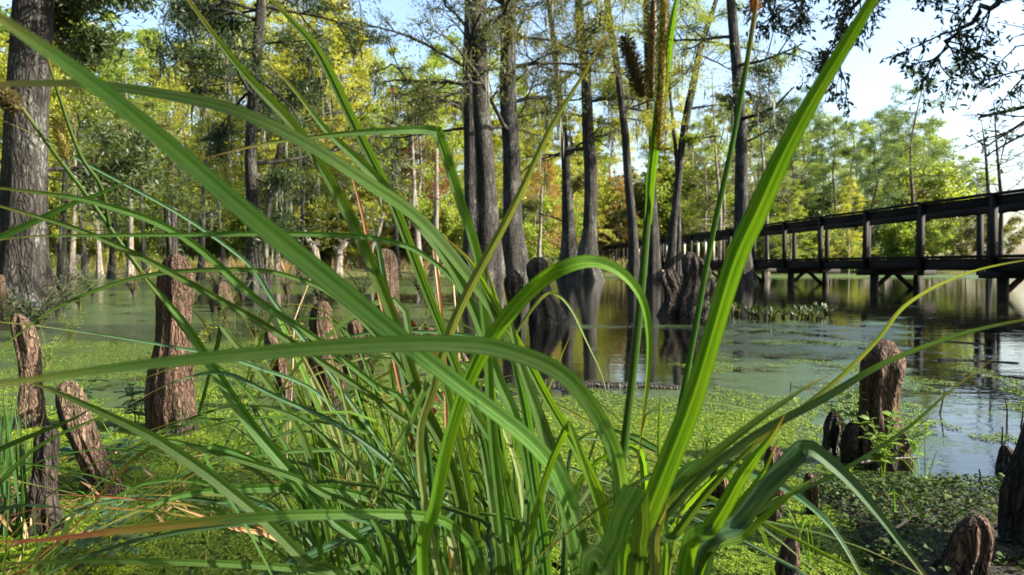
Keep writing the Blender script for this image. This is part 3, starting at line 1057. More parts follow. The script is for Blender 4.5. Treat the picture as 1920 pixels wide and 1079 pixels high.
swamp_tree('cypress_tree', 'dark cypress with a bell-shaped foot, stem straightest of the middle group', [[(1104, 528, 50), (1108, 430, 26), (1106, 300, 24), (1098, 160, 19), (1085, 0, 15)]], 28, 54, 'leaf_yellow', group=SG, top=16, nlimb=16, limb_lo=.3, moss=50, flare=1.4, limbs=((1106, 226, 1180, 240, 0), (1100, 60, 1240, 55, 0)))
swamp_tree('cypress_tree', 'dark cypress with a bell-shaped foot and dead side branch, left of the straight one', [[(1072, 527, 42), (1068, 430, 24), (1062, 320, 16), (1052, 200, 12), (1035, 60, 10)]], 29, 55, 'leaf_olive', group=SG, top=14, nlimb=12, limb_lo=.3, moss=25, flare=1.4, limbs=((1070, 380, 1085, 320, 0), (1065, 420, 990, 380, 0)))
swamp_tree('cypress_tree', 'slender cypress leaning left, its stem crossing the pale railing', [[(1192, 528, 22), (1188, 430, 17), (1172, 250, 14), (1153, 110, 12), (1137, 0, 11)]], 27, 56, 'leaf_yellow', group=SG, top=16, nlimb=12, limb_lo=.34, moss=30, flare=1.3, limbs=((1165, 220, 1240, 255, 0),))
swamp_tree('cypress_tree', 'straight slim cypress half hidden behind the tall seed stalk', [[(1226, 527, 26), (1224, 430, 20), (1222, 280, 13), (1214, 140, 12), (1208, 0, 11)]], 28.5, 57, 'leaf_lime', group=SG, top=16, nlimb=12, limb_lo=.36, moss=20, flare=1.4)
swamp_tree('cypress_tree', 'crooked slim cypress bending right at mid height with a forked foot', [[(1258, 524, 22), (1262, 430, 16), (1276, 300, 13), (1290, 195, 15), (1312, 90, 12), (1335, 20, 9)], [(1272, 524, 13), (1274, 430, 9), (1268, 300, 7), (1256, 190, 6)]], 29.5, 58, 'leaf_lime', group=SG, top=13, nlimb=10, limb_lo=.4, moss=15, flare=1.25,
           limbs=((1322, 78, 1460, 110, 0), (1300, 100, 1270, 40, 0), (1283, 240, 1300, 270, 0)))
swamp_tree('cypress_tree', 'tall straight cypress beside the boardwalk with short dead snags', [[(1398, 534, 40), (1394, 430, 26), (1390, 280, 22), (1380, 140, 20), (1366, 0, 16)]], 23.5, 59, 'leaf_dark', group=SG, top=15, nlimb=13, limb_lo=.3, moss=30, flare=1.35,
           limbs=((1392, 270, 1490, 215, 0), (1390, 235, 1470, 228, 1), (1384, 130, 1450, 100, 0), (1392, 250, 1350, 180, 0)))
swamp_tree('cypress_tree', 'dark slim cypress at left centre leaning slightly right as it rises', [[(480, 544, 34), (472, 470, 24), (472, 330, 22), (478, 160, 20), (492, 0, 18)]], 17.5, 60, 'leaf_dark', group=SG, top=11, nlimb=16, limb_lo=.25, moss=60, flare=1.3, leaf_per=30, leafcap=34000,
           limbs=((474, 120, 350, 130, -1), (478, 20, 340, 10, 0), (474, 80, 640, 90, 0), (476, 10, 690, 30, 1), (473, 170, 350, 215, 1), (474, 140, 590, 230, -1), (476, 40, 400, 45, 0), (474, 150, 380, 170, 0), (474, 100, 330, 60, 1), (476, 200, 600, 180, 1), (472, 330, 560, 380, 0), (474, 60, 560, -20, 1)))
swamp_tree('cypress_tree', 'thin crooked sapling stem just right of the dark left-centre cypress', [[(500, 545, 12), (498, 440, 9), (508, 350, 9), (526, 270, 8), (548, 180, 6)]], 18.5, 61, 'leaf_dark', group=SG, top=0, nlimb=8, limb_lo=.3, moss=6, flare=1.2, limbL=(.8, 1.8), leafcap=5000)
for k, (px_, d_, lab, hgt) in enumerate(((1872, 30, 'bare dark young tree rising above the boardwalk at the right edge', 190), (1850, 31, 'thinner bare young tree beside the one at the right edge', 230), (1432, 34, 'bare grey tree with fine upright twigs behind the boardwalk', 130), (1345, 34, 'pale bare forked tree between the crooked cypress and the straight one', 130))):
    swamp_tree('bare_tree', lab, [[(px_ + 8, 520, 10), (px_ + 6, 380, 7), (px_ - 4, 280, 4), (px_ - 12, hgt, 1)]], d_, 70 + k, 'leaf_rust', 'bark' if k < 2 else 'bark_pale', 0, 14, .35, 0, (1.0, 2.4), 'bare young trees behind the boardwalk', 0, crownless=True, flare=1.2)

for k, (px_, lean, hgt, w_, d_, lab) in enumerate(((133, 10, 300, 9, 34, 'grey bare stem nearest the left trunk across the water'), (186, -6, 330, 8, 36, 'second grey stem right of the left trunk, leaning slightly left'), (243, 4, 250, 10, 35, 'straight grey stem seen left of the tall reddish stump'), (596, -26, 430, 12, 38, 'stubby pale stump-like stem on the far bank leaning left'),
                                                   (632, 18, 455, 10, 39, 'short pale broken stem on the far bank leaning right'), (786, -14, 240, 10, 40, 'tall pale bare stem left of the double trunk'), (815, 5, 280, 11, 39, 'pale upright bare stem close left of the double trunk'), (690, 30, 400, 9, 40, 'crooked pale stem slanting right behind the slim tall knee'), (520, 4, 440, 9, 38, 'pale bare stem right of the dark left-centre cypress'), (1010, 6, 350, 7, 40, 'thin pale stem between the thick cypress and the bell-footed pair'))):
    swamp_tree('bare_tree', lab, [[(px_, 519, w_ * 1.3), (px_ + lean * .2, 470, w_), (px_ + lean * .7, (470 + hgt) / 2, w_ * .8), (px_ + lean, hgt, w_ * .45)]], d_, 170 + k, 'leaf_rust', 'bark_pale', 0, 5, .5, 0, (.6, 1.6), 'pale bare stems at the far waterline', 0, crownless=True, flare=1.5)

for k, (px_, lean, hgt, w_, d_, lab) in enumerate(((112, 14, 280, 13, 26, 'dark thin stem close right of the big left trunk'), (158, -10, 350, 8, 30, 'dark thin stem leaning left beyond the big left trunk'), (206, 16, 300, 9, 31, 'dark slim stem leaning right among the left-hand stems'), (268, -4, 260, 8, 33, 'dark straight stem just left of the broken snag'),
                                                   (375, 10, 300, 10, 30, 'dark stem between the broken snag and the dark slim cypress'), (420, -12, 360, 8, 33, 'dark stem leaning left, close to the dark slim cypress'), (560, 12, 330, 8, 34, 'dark thin stem leaning right, right of the dark slim cypress'), (745, -8, 300, 9, 33, 'dark thin stem behind the slim tall knee'))):
    swamp_tree('sapling', lab, [[(px_, 522, w_ * 1.3), (px_ + lean * .2, 470, w_), (px_ + lean * .7, (470 + hgt) / 2, w_ * .8), (px_ + lean, hgt, w_ * .4)]], d_, 270 + k, 'leaf_lime', 'bark', 0, 7, .4, 6, (.7, 1.8), 'dark thin stems in the left-hand water', 3, flare=1.4, leafcap=900)

# --- the wood beyond the water: a few grown shapes, copied tree by tree
def wood_tree(kind, seed, H, r0):
    rs = np.random.default_rng(seed)
    tb, lb = MB(), MB()
    wob = np.array([(rs.normal(0, .025) * H * (k / 6), rs.normal(0, .02) * H * (k / 6), H * .97 * k / 6) for k in range(7)])
    wob[0] = (0, 0, -.6)
    C, r = trunk_tube(tb, wob, r0 * np.linspace(1, .16, 7), seed, 1.0, 1.4, 10, 24, 5)
    tips = []
    if kind == 'broad':
        nl, lo = 34, .16
    elif kind == 'cypress':
        nl, lo = 46, .16
    elif kind == 'pine':
        nl, lo = 30, .38
    else:
        nl, lo = 18, .05
    for k in range(nl):
        f = lo + (1 - lo) * (k + rs.uniform(0, 1)) / nl
        z = f * H * .96
        j = int(np.searchsorted(C[:, 2], z).clip(1, len(C) - 1))
        az = k * 2.4 + rs.uniform(-.5, .5)
        if kind == 'broad':
            L = H * .24 * (math.sin(math.pi * min(1, .15 + f * .85)) * .75 + .3) * rs.uniform(.6, 1.25)
            dd = (math.cos(az), math.sin(az), rs.uniform(.15, .8))
        elif kind == 'cypress':
            L = H * .24 * (1.15 - f) * rs.uniform(.6, 1.25) + .5
            dd = (math.cos(az), math.sin(az), rs.uniform(-.05, .35))
        elif kind == 'pine':
            L = H * .23 * (1.1 - .75 * f) * rs.uniform(.5, 1.3) + .3
            dd = (math.cos(az), math.sin(az), rs.uniform(.0, .45))
        else:
            L = H * .55 * rs.uniform(.5, 1.1)
            dd = (math.cos(az), math.sin(az), rs.uniform(.2, 1.2))
        grow(tb, C[j], dd, L, max(.02, r[j] * .35), 1, 2, tips, rs, .15 if kind == 'cypress' else 0.02, .3, (4, 7) if kind != 'cypress' else (5, 8), sides=(6, 4, 3, 3), spread=(.35, .9))
    if kind == 'broad':
        scatter_leaves(lb, tips, rs, 14, (.30, .30, .24), .21, .12, .45, .2, 17000)
    elif kind == 'cypress':
        scatter_leaves(lb, tips, rs, 14, (.26, .26, .12), .26, .075, .7, .45, 19000)
    elif kind == 'pine':
        scatter_leaves(lb, tips, rs, 16, (.28, .28, .17), .24, .05, .3, .4, 15000)
    else:
        scatter_leaves(lb, tips, rs, 20, (.16, .16, .14), .14, .08, .4, .1, 9000)
    return tb, lb


PROTO = {}
for kind, specs in {'broad': ((201, 17, .17), (202, 20, .2), (203, 14, .14)), 'cypress': ((211, 18, .2), (212, 21, .22), (213, 15, .17)),
                    'pine': ((221, 15, .17), (222, 18, .2), (223, 13, .14)), 'bush': ((231, 3.2, .05), (232, 2.4, .05), (233, 4.2, .06))}.items():
    for sd, H, r0 in specs:
        tb, lb = wood_tree(kind, sd, H, r0)
        PROTO.setdefault(kind, []).append((tb.mesh('trunk', M['bark_pale'], True), lb.mesh('crown', M['leaf_olive']), H))


ZONES = ((130, 'behind the big left trunk'), (300, 'right of the big left trunk'), (470, 'left of the dark slim cypress'), (640, 'right of the dark slim cypress'), (870, 'left of the double trunk'),
         (1060, 'behind the central trunks'), (1230, 'behind the bell-footed cypresses'), (1390, 'behind the crooked cypress'), (1550, "behind the boardwalk's far half"), (1720, 'behind the mid boardwalk'), (9999, "behind the boardwalk's near half"))


def zone(px):
    return next(z for lim, z in ZONES if px < lim)


WOODN = {'broad': ('hardwood_tree', 'hardwood', 'hardwoods of the far wood'), 'cypress': ('cypress_tree', 'feathery cypress', 'cypresses of the far wood'),
         'pine': ('pine_tree', 'pine', 'pines of the far wood'), 'bush': ('bush', 'bush', 'bushes along the far bank')}
COLN = {'leaf_yellow': 'yellow-green', 'leaf_lime': 'lime-green', 'leaf_olive': 'olive', 'leaf_pine': 'green', 'leaf_dark': 'dark green', 'leaf_rust': 'rust-tinged', 'leaf_red': 'reddish'}


def plant_tree(kind, px, d, H, leaf, bark='bark_pale', var=None, rs=random):
    v = var if var is not None else rs.randrange(3)
    if 1095 < px < 1320 and d < 58:
        d2 = 58 + (d - 42) * .3
        H, d = H * d2 / d, d2
    tm, lm, H0 = PROTO[kind][v]
    nm, word, grp = WOODN[kind]
    x = (px - 960) / F_PX * d
    zz = float(land_h(np.array([x]), np.array([d]))[0])
    where = ('on the far waterline' if d < 54 else 'farther back on the bank') if kind == 'bush' else ('fronting the far wood' if d < 55 else 'amid the far wood' if d < 75 else 'deepest in the far wood')
    size_ = ('low ' if H < 2.8 else 'tall ') if kind == 'bush' else ('lower ' if H < 13 else 'taller ')
    root = thing(nm, f'{size_}{COLN[leaf]} {word} {where} {zone(px)}', 'bush' if kind == 'bush' else 'tree', (x, d, max(zz, -.1) - .05), grp)
    s = H / H0
    root.scale = (s * rs.uniform(.85, 1.15),) * 2 + (s,)
    root.rotation_euler[2] = rs.uniform(0, 6.28)
    for me, nme, mt in ((tm, 'trunk', bark), (lm, 'crown', leaf)):
        o = bpy.data.objects.new(nme, me)
        COL.objects.link(o)
        o.parent = root
        o.material_slots[0].link = 'OBJECT'
        o.material_slots[0].material = M[mt]


rw = random.Random(11)


def top_h(px_, ytop, d):
    return CAM_H + (HOR - ytop) * d / F_PX


# (px from, px to, count, depth range, top row in the photo, kinds with colours)
LEFT = [('broad', 'leaf_yellow'), ('cypress', 'leaf_yellow'), ('broad', 'leaf_lime'), ('cypress', 'leaf_lime'), ('broad', 'leaf_olive'), ('cypress', 'leaf_yellow')]
MID = [('cypress', 'leaf_yellow'), ('cypress', 'leaf_lime'), ('broad', 'leaf_yellow'), ('cypress', 'leaf_yellow'), ('cypress', 'leaf_olive')]
RIGHT = [('pine', 'leaf_pine'), ('pine', 'leaf_pine'), ('broad', 'leaf_lime'), ('pine', 'leaf_lime')]
ROWS = [(-150, 880, 16, (43, 52), (60, 260), LEFT), (-200, 660, 12, (56, 72), (-80, 110), LEFT), (-250, 640, 10, (76, 95), (-60, 140), LEFT), (660, 900, 4, (56, 90), (190, 340), LEFT),
        (900, 1400, 8, (44, 54), (180, 330), MID), (900, 1420, 7, (58, 75), (120, 330), MID), (880, 1450, 6, (78, 95), (160, 340), MID),
        (1420, 1720, 8, (52, 62), (150, 300), RIGHT), (1420, 1740, 8, (64, 80), (170, 300), RIGHT), (1640, 1850, 6, (60, 78), (230, 350), RIGHT)]
for x0, x1, cnt, dr, yr, kinds in ROWS:
    for k in range(cnt):
        px_ = x0 + (x1 - x0) * (k + rw.uniform(.1, .9)) / cnt
        d_ = rw.uniform(*dr)
        kd, lf = rw.choice(kinds)
        plant_tree(kd, px_, d_, top_h(px_, rw.uniform(*yr), d_), lf, 'bark_pine' if kd == 'pine' else rw.choice(('bark_pale', 'bark_pale', 'bark')), rs=rw)
for px_, d_, yt, kd, lf in ((650, 62, 40, 'cypress', 'leaf_yellow'), (720, 66, 110, 'broad', 'leaf_lime'), (790, 60, 150, 'cypress', 'leaf_yellow'), (850, 70, 90, 'cypress', 'leaf_lime'), (920, 64, 60, 'cypress', 'leaf_lime'), (795, 45, 215, 'cypress', 'leaf_red'), (745, 46, 180, 'cypress', 'leaf_rust'), (660, 44, 250, 'cypress', 'leaf_yellow'), (1020, 44, 300, 'cypress', 'leaf_rust'), (1160, 43, 330, 'cypress', 'leaf_rust'),
                            (330, 43, 300, 'broad', 'leaf_dark'), (1480, 46, 330, 'cypress', 'leaf_lime'), (1590, 48, 330, 'cypress', 'leaf_yellow'), (820, 47, 330, 'broad', 'leaf_lime'), (560, 45, 60, 'cypress', 'leaf_yellow'), (610, 47, 90, 'cypress', 'leaf_yellow')):
    plant_tree(kd, px_, d_, top_h(px_, yt, d_), lf, 'bark_pale', rs=rw)
for k in range(110):
    px_ = -150 + (2050 if k < 60 else 1900) * ((k % 60 if k < 60 else k - 60) + rw.uniform(0, 1)) / (60 if k < 60 else 50)
    d_ = (rw.uniform(42.5, 50) if k < 60 else rw.uniform(54, 70)) + (6 if px_ > 1350 else 0)
    plant_tree('bush', px_, d_, rw.uniform(1.6, 4.2) if k < 60 else rw.uniform(3.5, 7), rw.choice(('leaf_yellow', 'leaf_lime', 'leaf_olive', 'leaf_lime', 'leaf_yellow', 'leaf_lime') if 480 < px_ < 1350 else ('leaf_lime', 'leaf_olive', 'leaf_pine') if px_ > 480 else ('leaf_lime', 'leaf_yellow', 'leaf_lime', 'leaf_olive')), 'bark_pale', rs=rw)

# unseen swamp trees added behind the camera and to its left, blocking sky light
for k in range(22):
    if k < 13:
        x_, y_ = -14 + 1.4 * k + rw.uniform(-.7, .7), rw.uniform(-11, -4.5)
    else:
        y_ = -2 + 2.2 * (k - 13) + rw.uniform(-.5, .5)
        x_ = -(7.5 + .75 * max(y_, 0)) - rw.uniform(0, 4)
    kd, lf = rw.choice((('broad', 'leaf_dark'), ('broad', 'leaf_olive'), ('cypress', 'leaf_olive')))
    tm, lm, H0 = PROTO[kd][k % 3]
    root = thing(WOODN[kd][0], ('unseen swamp tree added behind the viewpoint to block sky light' if k < 13 else 'unseen swamp tree added off to the left to block sky light'), 'tree', (x_, y_, 0), 'unseen trees added round the viewpoint')
    s_ = rw.uniform(11, 15) / H0
    root.scale = (s_ * 1.25, s_ * 1.25, s_)
    root.rotation_euler[2] = rw.uniform(0, 6.28)
    for me, nme, mt in ((tm, 'trunk', 'bark'), (lm, 'crown', lf)):
        o = bpy.data.objects.new(nme, me)
        COL.objects.link(o)
        o.parent = root
        o.material_slots[0].link = 'OBJECT'
        o.material_slots[0].material = M[mt]

# --- oak standing outside the frame on the right: its hanging boughs come into the picture
def oak():
    rs = np.random.default_rng(303)
    base = np.array((6.6, 6.4, 0.0))
    root = thing('oak_tree', 'oak whose dark leafy boughs hang into the sky at the top right', 'tree', base)
    tb, lb = MB(), MB()
    top = base + np.array((-.4, .6, 7.0))
    C, r = trunk_tube(tb, [base + (0, 0, -.4), base + (0, .1, 2), base + (-.2, .3, 4.5), top], [.24, .2, .16, .05], 5, .8, 1.4, 16, 30)
    tips = []
    d0 = 7.0

    def bough(zs, pts, r0):
        j = int(np.searchsorted(C[:, 2], zs).clip(1, len(C) - 1))
        P = np.vstack([C[j], pts])
        t = np.linspace(0, 1, len(P))
        tt = np.linspace(0, 1, 26)
        Q = np.stack([np.interp(tt, t, P[:, k]) for k in range(3)], -1)
        Q[1:] += rs.normal(0, .03, (25, 3))
        tb.tube(Q, np.linspace(r0, .008, 26), 7)
        return Q

    def hang(Q, f0, f1, n, L, droop, dirbias=(0, 0, -.5)):
        for k in range(n):
            q = Q[int((f0 + (f1 - f0) * rs.uniform(0, 1)) * (len(Q) - 1))]
            dd = rs.normal(0, .6, 3) + np.array(dirbias)
            grow(tb, q, dd, L * rs.uniform(.6, 1.3), .010, 1, 2, tips, rs, droop, .35, (4, 7), sides=(5, 4, 3, 3), spread=(.4, .9), shrink=(.35, .6))
    Q = bough(3.4, [at(2000, -70, 6.4), at(1880, -10, 6.6), at(1800, 50, 6.8), at(1740, 130, 7.0)], .05)
    hang(Q, .45, 1, 15, .5, .5)
    Q = bough(4.2, [at(1980, -160, 6.6), at(1760, -70, 6.9), at(1560, -20, 7.2), at(1420, 10, 7.4)], .06)
    hang(Q, .5, 1, 22, .45, .4)
    Q = bough(4.6, [at(1900, -220, 6.2), at(1700, -110, 6.4), at(1600, 20, 6.7), at(1555, 130, 7.0)], .05)
    hang(Q, .6, 1, 11, .42, .6)
    Q = bough(3.0, [at(2060, 60, 6.2), at(1990, 90, 6.3), at(1930, 150, 6.4)], .04)
    hang(Q, .5, 1, 10, .5, .6)
    # the rest of the crown, above and beside the frame
    for k in range(16):
        j = int(rs.integers(12, len(C)))
        az = rs.uniform(0, 6.283)
        grow(tb, C[j], (math.cos(az), math.sin(az), rs.uniform(.0, .7)), rs.uniform(1.2, 2.6), .05, 0, 2, tips, rs, .1, .3, (4, 6))
    T = np.array([t[0] for t in tips])
    D = np.array([t[1] for t in tips])
    idx = np.repeat(np.arange(len(T)), 4)
    idx = idx[rs.uniform(0, 1, len(idx)) < .5]
    n = len(idx)
    P = T[idx] + rs.normal(0, .025, (n, 3))
    dirs = nrm(D[idx] * .5 + rs.normal(0, .7, (n, 3)))
    lb.leaves_at(P, dirs, rs.normal(0, .6, (n, 3)) + np.array((0, 0, 1)), rs.uniform(.05, .085, n), rs.uniform(.018, .032, n), np.clip(rs.normal(.4, .22, n), 0, 1))
    for mbx in (tb, lb):
        mbx.v = [v - base for v in mbx.v]
    tb.obj('trunk', M['bark'], smooth=True).parent = root
    lb.obj('crown', M['leaf_dark']).parent = root


oak()


def shore_oak():
    rs = np.random.default_rng(304)
    base = np.array((9.6, 4.5, 0.0))
    root = thing('oak_tree', 'broad oak on the right-hand shore, throwing its shade across the water', 'tree', base)
    tb, lb = MB(), MB()
    C, r = trunk_tube(tb, [(0, 0, -.4), (0, .1, 2), (.2, .1, 5), (.1, 0, 10)], [.3, .24, .18, .05], 6, .8, 1.4, 14, 30)
    tips = []
    for k in range(34):
        j = int(rs.integers(9, len(C)))
        az = rs.uniform(0, 6.283)
        grow(tb, C[j], (math.cos(az) * .7, math.sin(az), rs.uniform(-.1, .6)), rs.uniform(.9, 1.6), .06, 0, 2, tips, rs, .05, .3, (4, 7))
    scatter_leaves(lb, tips, rs, 6, (.16, .16, .14), .13, .07, .4, .3, 26000)
    tb.obj('trunk', M['bark'], smooth=True).parent = root
    lb.obj('crown', M['leaf_dark']).parent = root


shore_oak()


def near_oak():
    rs = np.random.default_rng(305)
    base = np.array((8.4, -1.6, 0.0))
    root = thing('oak_tree', 'oak on the near right shore whose high boughs dapple the bank and the weed', 'tree', base)
    tb, lb = MB(), MB()
    C, r = trunk_tube(tb, [(0, 0, -.4), (0, .1, 2), (-.1, .3, 4.5), (.1, .2, 8)], [.26, .22, .16, .05], 8, .8, 1.4, 14, 30)
    tips = []
    for tx, ty, tz, n_, sp in ((-1.3, 2.9, 5.4, 7, .5), (-2.1, 2.5, 5.2, 6, .5), (1.5, 1.8, 5.5, 5, .4), (-.2, -1.6, 7.4, 8, .8), (1.2, -2.2, 6.5, 8, .8), (.5, -2.6, 5.5, 6, .8)):
        j = int(np.searchsorted(C[:, 2], tz - 1.2).clip(1, len(C) - 1))
        e = np.array((tx, ty, tz))
        Q = catmull([C[j], (C[j] + e) / 2 + (0, 0, -.15), e], 12)
        tb.tube(Q, np.linspace(.07, .02, 12), 7)
        for k in range(n_):
            p = Q[int(rs.integers(6, 12))]
            grow(tb, p, rs.normal(0, 1, 3) * (1, 1, .5), sp * rs.uniform(.6, 1.2), .015, 1, 2, tips, rs, .05, .35, (4, 7))
    scatter_leaves(lb, tips, rs, 5, (.09, .09, .08), .10, .05, .4, .3, 16000)
    tb.obj('trunk', M['bark'], smooth=True).parent = root
    lb.obj('crown', M['leaf_dark']).parent = root


near_oak_later = near_oak

# ------------------------------------------------------------------ sedge
def catmull(P, n):
    P = np.asarray(P, float)
    P = np.vstack([2 * P[0] - P[1], P, 2 * P[-1] - P[-2]])
    segs = len(P) - 3
    t = np.linspace(0, segs, n)
    i = np.minimum(t.astype(int), segs - 1)
    f = (t - i)[:, None]
    a, b, c, d = P[i], P[i + 1], P[i + 2], P[i + 3]
    return .5 * (2 * b + (c - a) * f + (2 * a - 5 * b + 4 * c - d) * f ** 2 + (3 * b - a - 3 * c + d) * f ** 3)


WK = .74


def blade(parent, C3, w, mat='blade', roll=0.0, twist=0.0, fold=.35, n=44, tip=True, name='blade', base=.8, tipstart=.45):
    """one strap leaf: folded section of five points swept along the curve"""
    Q = catmull(C3, n)
    T = nrm(np.gradient(Q, axis=0))
    Vv = nrm(CAMP + np.array((.15, .0, .1)) - Q)
    S = nrm(np.cross(T, Vv))
    for k in range(1, n):
        if (S[k] * S[k - 1]).sum() < 0:
            S[k] = -S[k]
    Nn = np.cross(S, T)
    t = np.linspace(0, 1, n)
    a = (roll + twist * (t - .5))[:, None]
    S, Nn = S * np.cos(a) + Nn * np.sin(a), Nn * np.cos(a) - S * np.sin(a)
    w = w * WK
    hs_ = float(abs(Q[0].sum() * 37 + Q[-1].sum() * 91)) % 50
    ww = w * (base + (1 - base) * sstep(0, .25, t)) * (1 + .22 * (vnoise(np.stack([t * 7, t * 0 + hs_, t * 0], -1), 4) - .5))
    Q = Q + S * ((vnoise(np.stack([t * 9, t * 0 + hs_, t * 0 + 3], -1), 6) - .5) * w * .22 * sstep(0, .2, t))[:, None]
    roll = roll + .5 * (vnoise(np.stack([t * 5, t * 0 + hs_, t * 0 + 7], -1), 8) - .5)
    if tip:
        ww = ww * np.maximum(1 - np.clip((t - tipstart) / (1 - tipstart), 0, 1) ** 1.7, .02)
    u = np.array((-1, -.52, 0, 0, .52, 1))
    fo = np.array((1, .5, 0, 0, .5, 1)) * fold * 1.35
    V = Q[:, None] + ww[:, None, None] / 2 * (u[None, :, None] * S[:, None] + fo[None, :, None] * Nn[:, None])
    i = np.arange(n - 1)[:, None] * 6 + np.array((0, 1, 3, 4))[None]
    q = np.stack([i, i + 1, i + 7, i + 6], -1).reshape(-1, 4)
    uv = np.stack([np.broadcast_to((u + 1) / 2, (n, 6)), np.broadcast_to(t[:, None], (n, 6))], -1).reshape(-1, 2)
    mb = MB()
    loc = np.array(parent.location)
    mb.add(V.reshape(-1, 3) - loc, q, None, .5, uv)
    o = mb.obj(name, M[mat], smooth=True)
    o.parent = parent
    return o


def stalk(parent, C3, r0, r1, mat='blade', n=40, name='stalk'):
    Q = catmull(C3, n)
    mb = MB()
    mb.tube(Q - np.array(parent.location), np.linspace(r0, r1, n), 6)
    o = mb.obj(name, M[mat], smooth=True)
    o.parent = parent
    return o


def spike(parent, p0, p1, r, mat, seed, n=420, name='seed_spike'):
    """a sedge seed head: hundreds of pointed scales round a core"""
    rs = np.random.default_rng(seed)
    n = int(n * 1.5)
    p0, p1 = np.array(p0), np.array(p1)
    ax = nrm(p1 - p0)
    s = nrm(np.cross(ax, (0.3, 1, .1)))
    u = np.cross(ax, s)
    L = np.linalg.norm(p1 - p0)
    mb = MB()
    tt = np.linspace(0, 1, 14)
    core = np.sin(np.pi * np.clip(tt * .92 + .06, 0, 1)) ** .45 * r * .72
    mb.tube(p0 + (p1 - p0) * tt[:, None], core, 10)
    k = np.arange(n)
    f = (k + .5) / n
    a = k * 2.39996
    rad = np.sin(np.pi * np.clip(f * .92 + .06, 0, 1)) ** .45 * r * .66
    out = np.cos(a)[:, None] * s + np.sin(a)[:, None] * u
    P = p0 + ax * (f * L)[:, None] + out * rad[:, None]
    D = nrm(out + ax * .6 + rs.normal(0, .35, (n, 3)))
    mb.leaves_at(P, D, ax + out * .2, r * rs.uniform(.5, 1.35, n), r * .22, np.clip(rs.normal(.5, .22, n), 0, 1))
    mb.v = [v - np.array(parent.location) for v in mb.v]
    o = mb.obj(name, M[mat])
    o.parent = parent
    return o


def A3(lst, root=None):
    """photo points with depths -> world curve, taken down to the root on the ground"""
    d_last = None
    out = []
    for p in lst:
        d_last = p[2] if len(p) > 2 else d_last
        out.append([p[0], p[1], p[2] if len(p) > 2 else None])
    known = [k for k, p in enumerate(out) if p[2] is not None]
    for k, p in enumerate(out):
        if p[2] is None:
            p[2] = float(np.interp(k, known, [out[j][2] for j in known]))
    P = [at(*p) for p in out]
    if root is not None:
        r = np.array(root, float)
        r[1] = min(r[1], P[0][1] + .14)
        r[0] = r[0] * .4 + P[0][0] * .6
        mid = r * .45 + P[0] * .55
        mid = mid + (P[0] - P[1]) * .35
        mid[2] = max(mid[2], .02)
        P = [r, mid] + P
    return np.array(P)


cA = thing('sedge_tussock', 'tall green sedge tussock at the centre, arching blades and seed spikes filling the near view', 'sedge', (.10, .80, .02))
cB = thing('sedge_tussock', 'dense upright sedge tussock behind the big arching blades, left of centre', 'sedge', (-.14, 1.12, .02))
cC = thing('sedge_tussock', 'spreading sedge tussock at lower right with folded blue-green and bright blades', 'sedge', (.24, .72, .02))
cD = thing('sedge_tussock', 'low sedge tussock at the left edge sending thin blades across', 'sedge', (-.75, .95, .02))


def rt(o, jx=.035):
    return (o.location[0] + rng.normal(0, jx), o.location[1] + rng.normal(0, jx), .0)


